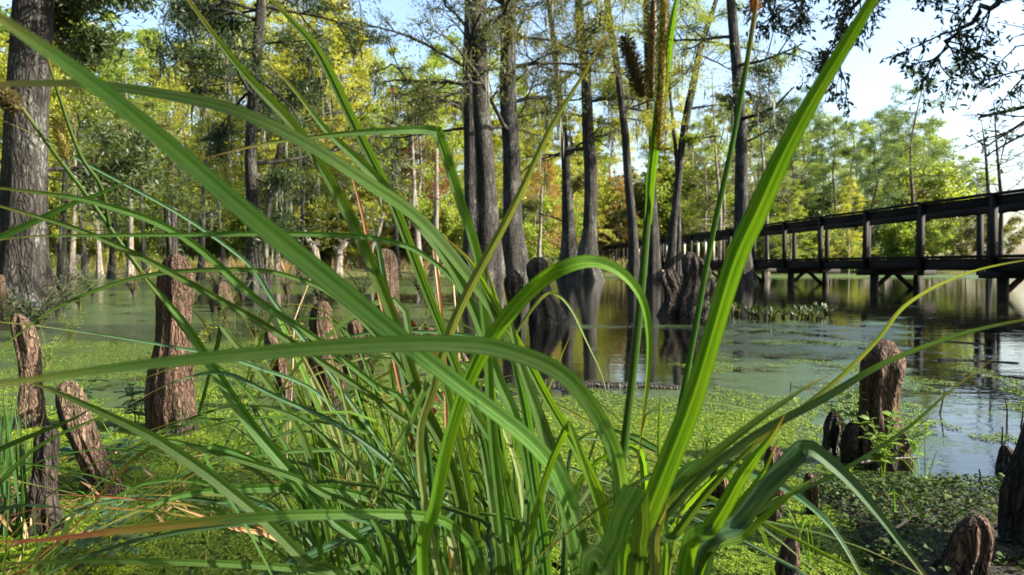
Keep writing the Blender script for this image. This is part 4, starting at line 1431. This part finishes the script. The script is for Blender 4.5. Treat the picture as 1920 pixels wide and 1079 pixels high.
HERO = [
    # clump, points, width, material, roll, twist, fold, tip
    (cA, [(1100, 1079, .55), (1060, 930), (1000, 835), (850, 715, .42), (700, 600), (520, 445, .31), (350, 298), (180, 158, .235), (0, 30, .21), (-200, -110, .19)], .0138, 'blade_lit', .35, .3, .2, True),
    (cA, [(1165, 1079, .46), (1160, 900, .43), (1130, 805), (1060, 705), (950, 655, .35), (850, 641), (700, 643), (500, 655, .27), (250, 680), (0, 715, .215), (-200, 745, .2)], .0112, 'blade_lit', .5, .3, .3, True),
    (cA, [(1075, 1079, .55), (1040, 900), (985, 720, .54), (930, 600), (860, 500), (780, 410, .49), (680, 340), (560, 265), (420, 203, .38), (280, 172), (150, 157, .31), (0, 157), (-150, 165, .26)], .0130, 'blade', -.3, .4, .35, True),
    (cA, [(850, 900, .64), (790, 760), (745, 620), (700, 510), (650, 400, .56), (600, 310), (550, 235), (480, 160), (420, 90, .47), (345, -10), (270, -110, .43)], .0115, 'blade', .2, .5, .4, True),
    (cA, [(950, 900, .66), (885, 760), (830, 620), (790, 520), (740, 390, .58), (690, 285), (650, 200), (600, 100), (550, 40, .5), (500, -15), (440, -80, .46)], .0115, 'blade', .3, .3, .4, True),
    (cA, [(985, 860, .62), (930, 700), (880, 565), (830, 480), (760, 395, .55), (680, 310), (610, 240), (550, 165), (478, 92, .5)], .0115, 'blade', .1, .5, .35, True),
    (cA, [(925, 860, .6), (912, 640), (897, 490), (862, 375), (826, 262, .525), (814, 247, .52), (790, 243, .515), (740, 244), (640, 250, .48), (500, 267), (370, 298, .44)], .0105, 'blade', .2, .6, .35, True),
    (cA, [(790, 900, .52), (815, 720), (845, 620), (885, 532), (940, 430), (985, 340), (1040, 230, .43), (1100, 130), (1147, 48, .4)], .0078, 'blade_pale', .3, .4, .35, True),
    (cA, [(1168, 1079, .41), (1205, 985), (1252, 860), (1297, 740), (1335, 620, .39), (1375, 485), (1420, 385), (1470, 290, .36), (1530, 180), (1590, 80), (1650, -20, .33), (1740, -180), (1830, -330, .32)], .0150, 'blade_bright', .15, .25, .55, True),
    (cA, [(792, 1079, .5), (815, 950), (840, 830), (880, 710), (935, 612), (1000, 538), (1060, 501, .45), (1115, 492), (1165, 514), (1200, 560), (1214, 630), (1213, 720), (1203, 800), (1193, 898, .49)], .0118, 'blade_bright', .1, .4, .4, True),
    (cA, [(880, 800, .78), (960, 640), (1010, 565), (1040, 552), (1070, 580), (1100, 640), (1130, 710), (1150, 800, .7)], .0045, 'blade_pale', .2, .2, .3, True),
    (cA, [(1150, 1079, .57), (1135, 960), (1085, 850), (1030, 750), (975, 650), (925, 560), (880, 490), (830, 440, .5)], .0110, 'blade_bright', .3, .4, .4, True),
    (cA, [(1092, 1079, .52), (1072, 950), (1035, 850), (1003, 760), (978, 690), (955, 600), (940, 520, .5)], .0125, 'blade', -.2, .4, .4, True),
    (cA, [(1025, 1079, .6), (1003, 900), (985, 770), (965, 680), (930, 560), (900, 470, .55)], .0110, 'blade', .3, .4, .4, True),
    (cA, [(1105, 1120, .36), (1128, 1060), (1150, 1005), (1190, 914, .36)], .0165, 'blade_cut', -.1, .0, .22, False),
    (cA, [(1190, 1120, .385), (1200, 1040), (1204, 980), (1203, 918, .368)], .0120, 'blade_cut', .8, .0, .3, False),
    (cA, [(1245, 1079, .5), (1240, 980), (1236, 900), (1237, 780, .47), (1240, 720)], .0045, 'blade_bright', .2, .3, .3, True),
    (cA, [(1060, 1079, .7), (1040, 900), (1010, 800), (1040, 700), (1075, 618, .62)], .0060, 'blade_pale', .2, .4, .3, True),
    (cC, [(1190, 1079, .5), (1240, 955), (1330, 862), (1430, 782), (1500, 735), (1560, 702, .5)], .0085, 'blade_redtip', .2, .4, .4, True),
    (cC, [(1205, 1079, .52), (1275, 940), (1400, 828), (1540, 752), (1650, 687, .46), (1780, 634), (1925, 602, .38), (2080, 590, .36)], .0068, 'blade_teal', .2, .4, .3, True),
    (cC, [(1280, 950, .56), (1420, 830), (1560, 722), (1640, 642), (1700, 572, .5), (1800, 518), (1925, 488, .43), (2050, 480, .42)], .0042, 'blade_pale', .2, .4, .3, True),
    (cC, [(1270, 1079, .55), (1350, 1025), (1440, 948), (1560, 893), (1690, 812), (1780, 735), (1880, 660, .45)], .0048, 'blade_teal', .2, .3, .3, True),
    (cC, [(1278, 1079, .42), (1335, 985), (1392, 895), (1432, 838), (1474, 772, .4)], .0125, 'blade_bright', .1, .2, .5, True),
    (cC, [(1310, 1079, .43), (1375, 970), (1425, 900), (1460, 820, .42)], .0090, 'blade_bright', .3, .2, .4, True),
    (cC, [(1312, 1079, .42), (1385, 978), (1450, 897), (1492, 850), (1508, 842, .418), (1530, 850), (1590, 903), (1660, 985), (1745, 1095, .41), (1800, 1180, .4)], .0135, 'blade_teal', .05, .2, .45, True),
    (cC, [(1230, 980, .62), (1280, 885), (1345, 868), (1430, 896), (1500, 937), (1560, 992), (1612, 1079, .52), (1640, 1150, .51)], .0098, 'blade_teal', .2, .3, .3, True),
    (cC, [(1305, 1100, .42), (1400, 1003), (1490, 922), (1550, 884, .42)], .0065, 'blade_bright', .2, .2, .35, True),
    (cC, [(1215, 1079, .48), (1270, 1000), (1330, 920), (1400, 850), (1450, 800, .46)], .0075, 'blade', .2, .3, .4, True),
    (cC, [(1230, 1100, .42), (1240, 960), (1275, 820), (1310, 700), (1345, 580), (1365, 480), (1372, 452, .4)], .0080, 'blade_pale', .6, .2, .3, True),
    (cA, [(900, 1079, .56), (860, 1000), (790, 967, .5), (600, 964), (450, 971, .4), (250, 990), (100, 1008, .31), (-60, 1022, .27)], .0088, 'blade_dry', .3, .3, .25, True),
    (cB, [(720, 1085, .62), (620, 1074), (480, 1060, .52), (300, 1053), (100, 1053, .4), (-60, 1060, .36)], .0075, 'blade', .3, .3, .3, True),
    (cB, [(790, 985, .72), (700, 938), (600, 915), (500, 915), (400, 920), (330, 933, .55), (250, 962), (170, 1000, .5)], .0105, 'blade', .4, .4, .3, True),
    (cB, [(700, 1060, .66), (620, 975), (560, 900), (470, 800), (400, 690), (340, 600), (280, 530), (258, 500, .56)], .0135, 'blade', .2, .2, .4, True),
    (cA, [(780, 800, .66), (700, 720), (600, 640), (480, 560), (380, 470), (300, 420, .5), (200, 386), (130, 369), (0, 352), (-110, 345, .42)], .0078, 'blade', .3, .3, .35, True),
    (cA, [(850, 880, .68), (740, 775), (620, 690), (500, 612), (380, 545), (290, 495, .52), (200, 452), (100, 415), (0, 385), (-110, 358, .44)], .0076, 'blade', .3, .3, .35, True),
    (cA, [(905, 660, .62), (860, 540), (790, 475), (720, 450), (640, 441, .54), (500, 438), (350, 440), (200, 441), (50, 444), (-80, 462, .44)], .0058, 'blade', .3, .3, .3, True),
    (cA, [(860, 900, .68), (760, 700), (640, 565), (540, 517), (440, 505, .56), (296, 513), (190, 541), (89, 588), (0, 655, .5), (-60, 700, .49)], .0055, 'blade', .3, .2, .3, True),
    (cB, [(800, 980, .75), (640, 730), (520, 575), (470, 500), (380, 430), (280, 370, .62), (150, 300), (80, 260), (-30, 212, .55)], .0050, 'blade_teal', .2, .3, .3, True),
    (cB, [(760, 980, .75), (620, 760), (480, 688), (340, 653, .62), (120, 617), (-60, 598, .55)], .0048, 'blade_teal', .2, .3, .3, True),
    (cD, [(-150, 560, .55), (-40, 470), (60, 420), (130, 386), (220, 350), (312, 314, .55)], .0068, 'blade', .2, .3, .35, True),
    (cD, [(-120, 900, .6), (0, 843), (84, 808), (150, 780), (172, 765, .6)], .0058, 'blade', .2, .3, .35, True),
    (cB, [(650, 1120, .5), (575, 1055), (500, 980), (415, 910), (330, 850), (270, 812), (180, 768), (90, 728, .44), (40, 715, .43)], .0108, 'blade', .3, .3, .35, True),
    (cB, [(720, 1010, .62), (600, 920), (530, 888), (385, 842), (280, 820, .55), (210, 808, .54)], .0078, 'blade', .3, .3, .35, True),
    (cB, [(800, 1040, .66), (760, 900), (640, 800), (520, 745), (420, 700), (330, 715, .58), (240, 760, .56)], .0062, 'blade_teal', .3, .3, .35, True),
    (cB, [(760, 1000, .7), (640, 850), (540, 775), (430, 765), (320, 800), (200, 862, .58)], .0055, 'blade', .3, .3, .35, True),
    (cD, [(-100, 1000, .55), (0, 905), (70, 840), (170, 790), (260, 760, .56)], .0050, 'blade', .2, .3, .35, True),
    (cD, [(-80, 960, .6), (0, 955), (55, 948), (110, 953), (165, 970, .6)], .0042, 'blade_teal', .2, .3, .35, True),
    (cA, [(845, 760, .62), (812, 700), (792, 740), (745, 850), (712, 920), (697, 952, .58)], .0078, 'blade_redtip', .3, .2, .3, True),
    (cB, [(820, 960, .85), (780, 800), (745, 640), (720, 520), (705, 440), (690, 380, .8)], .0130, 'blade_teal', .2, .2, .3, True),
    (cB, [(800, 960, .85), (758, 760), (722, 600), (690, 450), (660, 330), (640, 285, .8)], .0075, 'blade_brown', .2, .2, .3, True),
    (cB, [(840, 920, .9), (835, 720), (826, 560), (810, 450), (800, 400, .88)], .0060, 'blade_brown', .2, .2, .3, True),
    (cB, [(600, 1079, .8), (520, 1010), (440, 990), (370, 965), (300, 940, .7)], .0075, 'blade_brown', .2, .3, .3, True),
    (cB, [(560, 1079, .8), (470, 1000), (400, 955), (250, 935), (95, 926, .7)], .0065, 'blade_dry', .2, .3, .3, True),
]
for cl, pts, w_, mt, ro, tw, fo, tp in HERO:
    blade(cl, A3(pts, rt(cl)), w_, mt, ro, tw, fo, tip=tp, n=60)

# seed stalks of the central tussock
stalk(cA, A3([(1150, 1079, .5), (1168, 860), (1187, 700), (1205, 520), (1215, 400), (1226, 290), (1238, 150), (1247, 0), (1252, -120)], rt(cA)), .0032, .0020)
blade(cA, A3([(1214, 420, .5), (1226, 285), (1245, 140), (1262, 40), (1278, -60, .48)]), .0085, 'blade_bright', .2, .2, .5)
blade(cA, A3([(1206, 520, .505), (1212, 380), (1221, 280), (1232, 160), (1240, 0), (1246, -80, .49)]), .0080, 'blade', -.3, .2, .5)
spike(cA, at(1236, 282, .49), at(1248, -15, .488), .0034, 'spike', 1, 900)
spike(cA, at(1222, 185, .515), at(1226, -20, .515), .0042, 'spike_dark', 2, 500)
spike(cA, at(1206, 182, .50), at(1172, 74, .50), .0053, 'spike_dark', 3, 420)
stalk(cA, A3([(1222, 1079, .56), (1245, 920), (1290, 690), (1332, 460), (1370, 285), (1400, 120), (1422, -20, .5)], rt(cA)), .0028, .0016)
spike(cA, at(1412, 22, .51), at(1418, -50, .51), .0042, 'spike_red', 4, 160)
stalk(cB, A3([(560, 920, .66), (460, 790), (390, 680), (310, 570), (250, 490), (190, 405), (150, 350), (100, 285), (50, 215), (10, 160, .56)], rt(cB)), .0024, .0014, 'blade')
spike(cB, at(126, 300, .57), at(104, 222, .57), .0044, 'spike', 5, 300)
spike(cB, at(32, 206, .55), at(0, 170, .55), .0056, 'spike_dark', 6, 300)
stalk(cB, A3([(205, 425, .6), (190, 352), (150, 290), (112, 185), (85, 95, .55)], None), .0018, .0012, 'blade')

near_oak_later()

# mass of lesser blades, each its own piece
def random_blades(cl, n, px_root, py_top, lean, depth, wr, mats, seed, curl=.5):
    rs = np.random.default_rng(seed)
    for k in range(n):
        xr = rs.uniform(*px_root)
        d0 = rs.uniform(*depth)
        yt = rs.uniform(*py_top)
        ln = rs.normal(*lean)
        p0 = at(xr, 1100, d0)
        p2 = at(xr + ln, yt, d0 - rs.uniform(-.08, .14))
        p1 = p0 * .5 + p2 * .5 + (p2 - p0)[[2, 1, 0]] * np.array((0, 0, 0)) + np.array((-np.sign(ln) * .02, 0, .02)) * abs(ln) / 200
        pts = [p0, p1, p2]
        if rs.uniform() < curl:
            side = np.sign(ln) if rs.uniform() < .8 else -np.sign(ln)
            e = rs.uniform(.05, .22)
            pts.append(p2 + np.array((side * e, rs.normal(-.03, .05), rs.uniform(-.10, .03))))
            if rs.uniform() < .5:
                pts.append(pts[-1] + np.array((side * e * .8, rs.normal(0, .04), -rs.uniform(.04, .16))))
        if rs.uniform() < .1:
            side = np.sign(ln) * rs.uniform(.5, 1)
            pts[-1:] = [p2, p2 + np.array((side * .012, 0, -.004)), p2 + np.array((side * .05, rs.normal(0, .02), -rs.uniform(.05, .14))), p2 + np.array((side * .08, rs.normal(0, .03), -rs.uniform(.15, .28)))]
        root = (cl.location[0] * .35 + p0[0] * .65 + rs.normal(0, .02), cl.location[1] + rs.normal(0, .06), 0.0)
        mid = np.array(root) * .5 + p0 * .5
        blade(cl, np.array([root, mid] + pts), rs.uniform(*wr), mats[int(rs.integers(len(mats)))], rs.normal(.1, .5), rs.normal(0, .7), rs.uniform(.2, .5), n=26)


random_blades(cB, 125, (620, 1010), (560, 900), (-90, 50), (.70, 1.25), (.006, .0125), ['blade', 'blade', 'blade', 'blade_teal', 'blade_bright', 'blade', 'blade_pale'], 1, .28)
random_blades(cB, 30, (560, 860), (760, 1000), (-200, 90), (.65, 1.1), (.005, .010), ['blade', 'blade_teal', 'blade', 'blade_dry'], 2, .35)
random_blades(cA, 34, (880, 1230), (760, 1000), (-20, 60), (.55, .95), (.005, .010), ['blade', 'blade_teal', 'blade_bright', 'blade'], 3)
random_blades(cC, 12, (1180, 1330), (850, 1010), (90, 60), (.5, .8), (.004, .009), ['blade', 'blade_teal', 'blade_bright'], 14)
random_blades(cD, 12, (-60, 120), (830, 1020), (60, 60), (.9, 1.4), (.004, .008), ['blade', 'blade_teal', 'blade'], 5)

# reed stems at the left edge
rd = thing('reed_clump', 'clump of thin upright dark green reed stems at the lower left edge', 'reeds', (*gnd(22, 985)[:2], 0))
rs = np.random.default_rng(77)
for k in range(46):
    b0 = gnd(rs.uniform(-40, 56), rs.uniform(930, 1010))
    tp = at(0, rs.uniform(690, 830), b0[1])
    t_ = np.array((b0[0] + rs.normal(0, .02), b0[1] + rs.normal(0, .02), tp[2]))
    blade(rd, [b0, (b0 + t_) / 2 + rs.normal(0, .006, 3), t_], rs.uniform(.004, .008), rs.choice(['blade_teal', 'blade']), rs.normal(0, .6), .2, .4, n=14)

# ------------------------------------------------------------------ small plants
def stem_plant(name, label, cat, base, height, nst, leafL, leafW, mat, seed, group=None, spread=.5, pairs=7, lean=(0, 0), stem_mat='twig', pinnate=False, thin=1.0):
    rs = np.random.default_rng(seed)
    root = thing(name, label, cat, base, group)
    sb, lb = MB(), MB()
    for s in range(nst):
        az = rs.uniform(0, 6.28)
        tipv = np.array((math.cos(az) * spread * height * rs.uniform(.3, 1) + lean[0], math.sin(az) * spread * height * rs.uniform(.3, 1) + lean[1], height * rs.uniform(.65, 1.05)))
        Q = catmull([(0, 0, -.02), tipv * np.array((.3, .3, .5)), tipv], 16)
        sb.tube(Q, np.linspace(.004, .0015, 16) * max(.5, height / .3) * thin, 5)
        for k in range(pairs):
            f = .3 + .7 * (k + rs.uniform(0, .6)) / pairs
            q = Q[min(15, int(f * 15))]
            for sg in (0, 1):
                a = k * 1.57 + sg * math.pi + rs.normal(0, .3)
                D = np.array((math.cos(a), math.sin(a), rs.uniform(-.1, .6)))
                sz = rs.uniform(.7, 1.2) * (1.15 - .5 * f)
                if pinnate:
                    Lr = leafL * 4 * sz
                    m_ = 9
                    tt = np.linspace(.15, 1, m_)[:, None]
                    ax = nrm(D) * Lr
                    rP = q + ax * tt + np.array((0, 0, -1)) * (tt ** 2) * Lr * .25
                    sd = nrm(np.cross(ax, (0, 0, 1)))
                    sb.tube(np.vstack([q, rP]), .0012, 3, cap=False)
                    for sgn in (1, -1):
                        lb.leaves_at(rP, np.broadcast_to(sd * sgn + nrm(ax) * .35, rP.shape), np.broadcast_to((0, 0, 1.0), rP.shape) + rs.normal(0, .2, rP.shape), leafL, leafW, np.clip(rs.normal(.5, .2, m_), 0, 1))
                else:
                    lb.leaves_at([q], [D], [(rs.normal(0, .3), rs.normal(0, .3), 1)], leafL * sz, leafW * sz, np.clip(rs.normal(.5, .22), 0, 1))
    o = sb.obj('stem', M[stem_mat], smooth=True)
    o.parent = root
    o = lb.obj('foliage', M[mat])
    o.parent = root
    return root


stem_plant('shrub_seedling', 'bright yellow-green leafy seedling at the left foot of the large blunt knee', 'seedling', gnd(1612, 868), .27, 8, .036, .019, 'leaf_fresh', 401, spread=.5, pairs=7, lean=(-.08, -.02), stem_mat='leaf_rust', thin=.5)
stem_plant('shrub_seedling', 'light green leafy seedling in front of the large blunt knee', 'seedling', gnd(1655, 905) + (0, 0, .02), .19, 7, .040, .021, 'leaf_fresh', 402, spread=.55, pairs=5, stem_mat='leaf_lime', thin=.6)
stem_plant('shrub_seedling', 'low leafy seedling at the right foot of the large blunt knee', 'seedling', gnd(1700, 880) + (0, 0, .02), .14, 7, .036, .016, 'leaf_fresh', 403, spread=.8, pairs=5, lean=(.03, 0), stem_mat='leaf_lime', thin=.6)
for k, (px_, py_, h_, lab) in enumerate([(135, 800, .24, 'blue-green feathery-leaved plant beside the leaning tan knee'), (255, 800, .20, 'feathery seedling in the blue-lit duckweed left of the tall stump'), (235, 905, .18, 'feathery seedling low on the duckweed right of the leaning tan knee'), (195, 1065, .16, 'feathery seedling at the bottom left below the dry blade')]):
    stem_plant('feathery_plant', lab, 'plant', gnd(px_, py_), h_, 3, .017, .008, 'leaf_blue', 410 + k, 'feathery-leaved water plants', .5, 4, stem_mat='leaf_lime', pinnate=True)
stem_plant('broadleaf_plant', 'plant with broad blue-green leaves close beside the leaning tan knee', 'plant', gnd(160, 905), .30, 4, .075, .04, 'leaf_blue', 420, spread=.3, pairs=3, stem_mat='leaf_lime')
for k, (px_, py_, h_, lab) in enumerate([(360, 700, .30, 'leafy weed at the right of the tall reddish stump'), (440, 660, .32, 'shaded leafy weed behind the crossing blades'), (395, 640, .34, 'taller leafy weed between the tall stump and the slim cypress'), (90, 690, .26, 'weed at the foot of the big left trunk'), (130, 640, .24, 'small weed on the shaded root of the left trunk'), (300, 730, .22, 'weed at the left foot of the tall reddish stump'),
                                         (560, 680, .26, 'weed between the small pointed knee and the tussock'), (470, 720, .22, 'low weed left of the small pointed knee'), (800, 590, .40, 'dark leafy clump before the double trunk'), (860, 575, .42, 'dark leafy clump at the left foot of the double trunk'), (750, 600, .36, 'dark leafy clump left of the slim tall knee'), (900, 590, .34, 'dark leafy clump under the double trunk, beside the ribbed knee')]):
    stem_plant('leafy_weed', lab, 'plant', gnd(px_, py_), h_, 6, .035, .017, ('leaf_lime', 'leaf_dark', 'leaf_lime', 'leaf_fresh')[k % 4] if k < 8 else 'leaf_pine', 430 + k, 'leafy weeds in the shallows', .6, 5, stem_mat='leaf_olive')


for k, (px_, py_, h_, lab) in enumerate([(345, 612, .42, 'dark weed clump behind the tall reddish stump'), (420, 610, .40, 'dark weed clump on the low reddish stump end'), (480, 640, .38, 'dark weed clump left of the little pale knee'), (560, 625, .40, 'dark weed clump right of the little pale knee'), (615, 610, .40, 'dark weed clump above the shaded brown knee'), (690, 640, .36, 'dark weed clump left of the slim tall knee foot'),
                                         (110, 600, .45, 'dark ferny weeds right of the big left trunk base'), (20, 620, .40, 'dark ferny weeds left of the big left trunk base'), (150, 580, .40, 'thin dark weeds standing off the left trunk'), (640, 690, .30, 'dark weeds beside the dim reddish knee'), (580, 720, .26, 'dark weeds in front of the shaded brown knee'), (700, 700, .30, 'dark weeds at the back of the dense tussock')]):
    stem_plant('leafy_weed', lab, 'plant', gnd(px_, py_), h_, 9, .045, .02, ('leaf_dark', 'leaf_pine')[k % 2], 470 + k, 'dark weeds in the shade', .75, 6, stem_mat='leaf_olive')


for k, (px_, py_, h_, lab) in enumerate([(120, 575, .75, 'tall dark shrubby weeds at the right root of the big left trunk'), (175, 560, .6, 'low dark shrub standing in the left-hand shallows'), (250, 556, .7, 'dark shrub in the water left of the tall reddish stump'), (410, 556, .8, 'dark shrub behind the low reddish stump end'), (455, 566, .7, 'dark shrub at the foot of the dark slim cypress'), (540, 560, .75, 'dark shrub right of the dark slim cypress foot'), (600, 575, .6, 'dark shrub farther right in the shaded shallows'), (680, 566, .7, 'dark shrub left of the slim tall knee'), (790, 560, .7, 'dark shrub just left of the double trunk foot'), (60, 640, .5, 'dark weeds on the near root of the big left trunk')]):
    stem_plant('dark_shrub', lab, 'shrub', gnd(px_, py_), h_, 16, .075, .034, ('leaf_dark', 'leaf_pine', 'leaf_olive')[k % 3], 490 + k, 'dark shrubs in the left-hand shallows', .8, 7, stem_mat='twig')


def lily_clump(label, px_, py_, wpx, n, seed, hz):
    """water hyacinth: rosettes of glossy upright leaves"""
    rs = np.random.default_rng(seed)
    c = gnd(px_, py_)
    root = thing('water_hyacinth', label, 'water plant', c, 'water hyacinths afloat')
    lb, sb = MB(), MB()
    rx = wpx / F_PX * c[1] / 2
    for k in range(n):
        b = np.array((rs.uniform(-rx, rx), rs.uniform(-.35, .35), 0))
        for j in range(6):
            a = rs.uniform(0, 6.28)
            hgt = hz * rs.uniform(.5, 1.1)
            D = np.array((math.cos(a) * .5, math.sin(a) * .5, 1.0))
            e = b + nrm(D) * hgt
            sb.tube([b, (b + e) / 2 + (0, 0, .01), e], [.007, .006, .004], 4)
            lb.leaves_at([e], [D + np.array((0, 0, rs.uniform(-.9, .2)))], [(math.cos(a), math.sin(a), .4)], rs.uniform(.045, .075), rs.uniform(.03, .05), np.clip(rs.normal(.45, .2), 0, 1))
    st = sb.obj('stem', M['leaf_olive'])
    st.parent = root
    st['kind'] = 'stuff'
    lb.obj('foliage', M['leaf_dark']).parent = root


lily_clump('wide raft of dark glossy water hyacinth on the open water before the boardwalk', 1475, 597, 130, 22, 501, .10)
lily_clump('small tuft of water hyacinth right beside the taller dark knee', 1365, 590, 40, 8, 502, .11)
lily_clump('tiny sprig of water hyacinth at the right end of the raft', 1548, 588, 24, 4, 503, .09)


def tuft(label, px_, py_, n, h, seed, mats=('blade_bright', 'blade'), wr=(.003, .006), sp=.05):
    rs = np.random.default_rng(seed)
    c = gnd(px_, py_)
    root = thing('grass_tuft', label, 'grass', c, 'grass tufts in the duckweed')
    for k in range(n):
        a = rs.uniform(0, 6.28)
        b = c + np.array((rs.normal(0, sp), rs.normal(0, sp), 0))
        out = np.array((math.cos(a), math.sin(a), 0)) * h * rs.uniform(.2, .9)
        hh = h * rs.uniform(.5, 1)
        P = [b, b + out * .3 + (0, 0, hh * .6), b + out * .75 + (0, 0, hh), b + out * 1.1 + (0, 0, hh * .8)]
        blade(root, P, rs.uniform(*wr), mats[k % len(mats)], rs.normal(0, .5), .3, .3, n=12)


tuft('bright grass tuft poking through duckweed left of the main blades', 470, 860, 16, .10, 601)
tuft('grass tuft in sunlit duckweed near the straw stalk', 560, 830, 14, .11, 602)
tuft('small fresh grass tuft low in the centre between blade bases', 965, 1000, 14, .09, 603)
tuft('shaded grass tuft at the foot of the tall reddish stump', 375, 800, 22, .14, 604, ('blade', 'blade_teal'))
tuft('thin grass tuft at the near edge of the bright duckweed patch', 1330, 850, 8, .10, 605, sp=.02)
tuft('thin grass tuft on the bank right of the large blunt knee', 1722, 905, 8, .13, 606, sp=.015)
tuft('faint grass tuft on the shaded bank below the thin orange-tipped knee', 1515, 1060, 6, .14, 607, sp=.015)
tuft('grass tuft on the bank right of the folded blue-green blade', 1715, 1010, 6, .12, 608, sp=.015)
tuft('grass tuft in duckweed below the leaning tan knee', 300, 930, 22, .10, 609, ('blade', 'blade_teal', 'blade_bright'), sp=.09)
tuft('sparse grass tuft left of the slim tall knee', 640, 800, 12, .13, 610)

for k, (x0, y0, x1, y1, d_, lab) in enumerate([(538, 905, 536, 690, 1.9, 'straw-coloured upright dead stalk in the duckweed left of the tussock'), (552, 600, 590, 500, 2.6, 'straw stalk slanting right in the shaded weeds'), (838, 700, 812, 470, 1.5, 'long straw stalk standing behind the central blades'), (860, 660, 845, 480, 1.55, 'paler straw stalk close right of the long one')]):
    p0, p1 = at(x0, y0, d_), at(x1, y1, d_)
    base = np.array((p0[0] + (p0[0] - p1[0]) * .3, p0[1], -.02))
    stick('straw_stalk', [base, p0, (p0 + p1) / 2, p1], .0032, .0022, M['straw'], lab, 'stalk', 'dead straw stalks', seed=k, sides=6)

# dead curled leaves caught in the tussock, dry litter at the lower left
rs = np.random.default_rng(88)
for k, (px_, py_, d_) in enumerate([(792, 622, 1.16), (785, 600, 1.18), (797, 632, 1.14), (803, 655, 1.12), (812, 745, 1.02), (818, 775, .98), (790, 610, 1.15), (800, 640, 1.15), (778, 590, 1.2), (806, 670, 1.1), (795, 650, 1.2), (815, 760, 1.0)]):
    lb = MB()
    p = at(px_, py_, d_)
    lb.leaves_at(rs.normal(0, .012, (1, 3)), rs.normal(0, 1, (1, 3)) + np.array((0, 0, -1)), rs.normal(0, 1, (1, 3)), .035, .015, rs.uniform(.1, .8, 1), fold=.9)
    o = lb.obj('dead_leaf', leaf_mat('curled_leaf', (.07, .026, .012), (.15, .06, .03), (.24, .12, .06), .3, (1.2, 1, .8)) if k == 0 else bpy.data.materials['curled_leaf'])
    o.location = tuple(p)
    tag(o, 'curled rust-brown dead leaf caught among the central stems', 'dead leaf', 'dead leaves caught in the tussock')
lb = MB()
n = 170
x = rng.uniform(-1.6, -.75, n)
y = rng.uniform(1.3, 2.2, n)
lb.leaves_at(np.stack([x, y, rng.uniform(.01, .06, n)], -1), rng.normal(0, 1, (n, 3)) * (1, 1, .5), rng.normal(0, .5, (n, 3)) + np.array((0, 0, 1)), rng.uniform(.03, .10, n), rng.uniform(.004, .010, n), rng.uniform(0, 1, n))
tag(lb.obj('leaf_litter', M['dry']), 'scattered dry reed bits on the shaded left bank', 'litter', kind='stuff')

# rough grass along the far waterline
n = 26000
px = rng.uniform(-300, 1250, n)
y = rng.uniform(37, 50, n)
x = (px - 960) / F_PX * y
h = land_h(x, y)
k = (h > .0) & (fbm(np.stack([x * .35, y * .35, x * 0], -1), 61, 3) > .42)
x, y, h = x[k], y[k], h[k]
n = len(x)
hh = rng.uniform(.25, .9, n) * (.5 + fbm(np.stack([x * .5, y * .5, x * 0 + 3], -1), 62, 2))
A = np.stack([rng.normal(0, .12, n), rng.normal(0, .12, n), hh / 2], -1)
B = np.stack([rng.uniform(.015, .035, n), rng.normal(0, .01, n), np.zeros(n)], -1)
gm = MB()
gm.quads_at(np.stack([x, y, h + hh / 2 - .03], -1), A, B, np.clip(fbm(np.stack([x * .25, y * .25, x * 0], -1), 63, 3) * 1.6 - .3 + rng.normal(0, .12, n), 0, 1))
tag(gm.obj('bank_grass', leaf_mat('rough_grass', (.07, .12, .02), (.20, .20, .045), (.34, .22, .09))), 'rough green and straw grass along the far waterline', 'grass', kind='stuff')
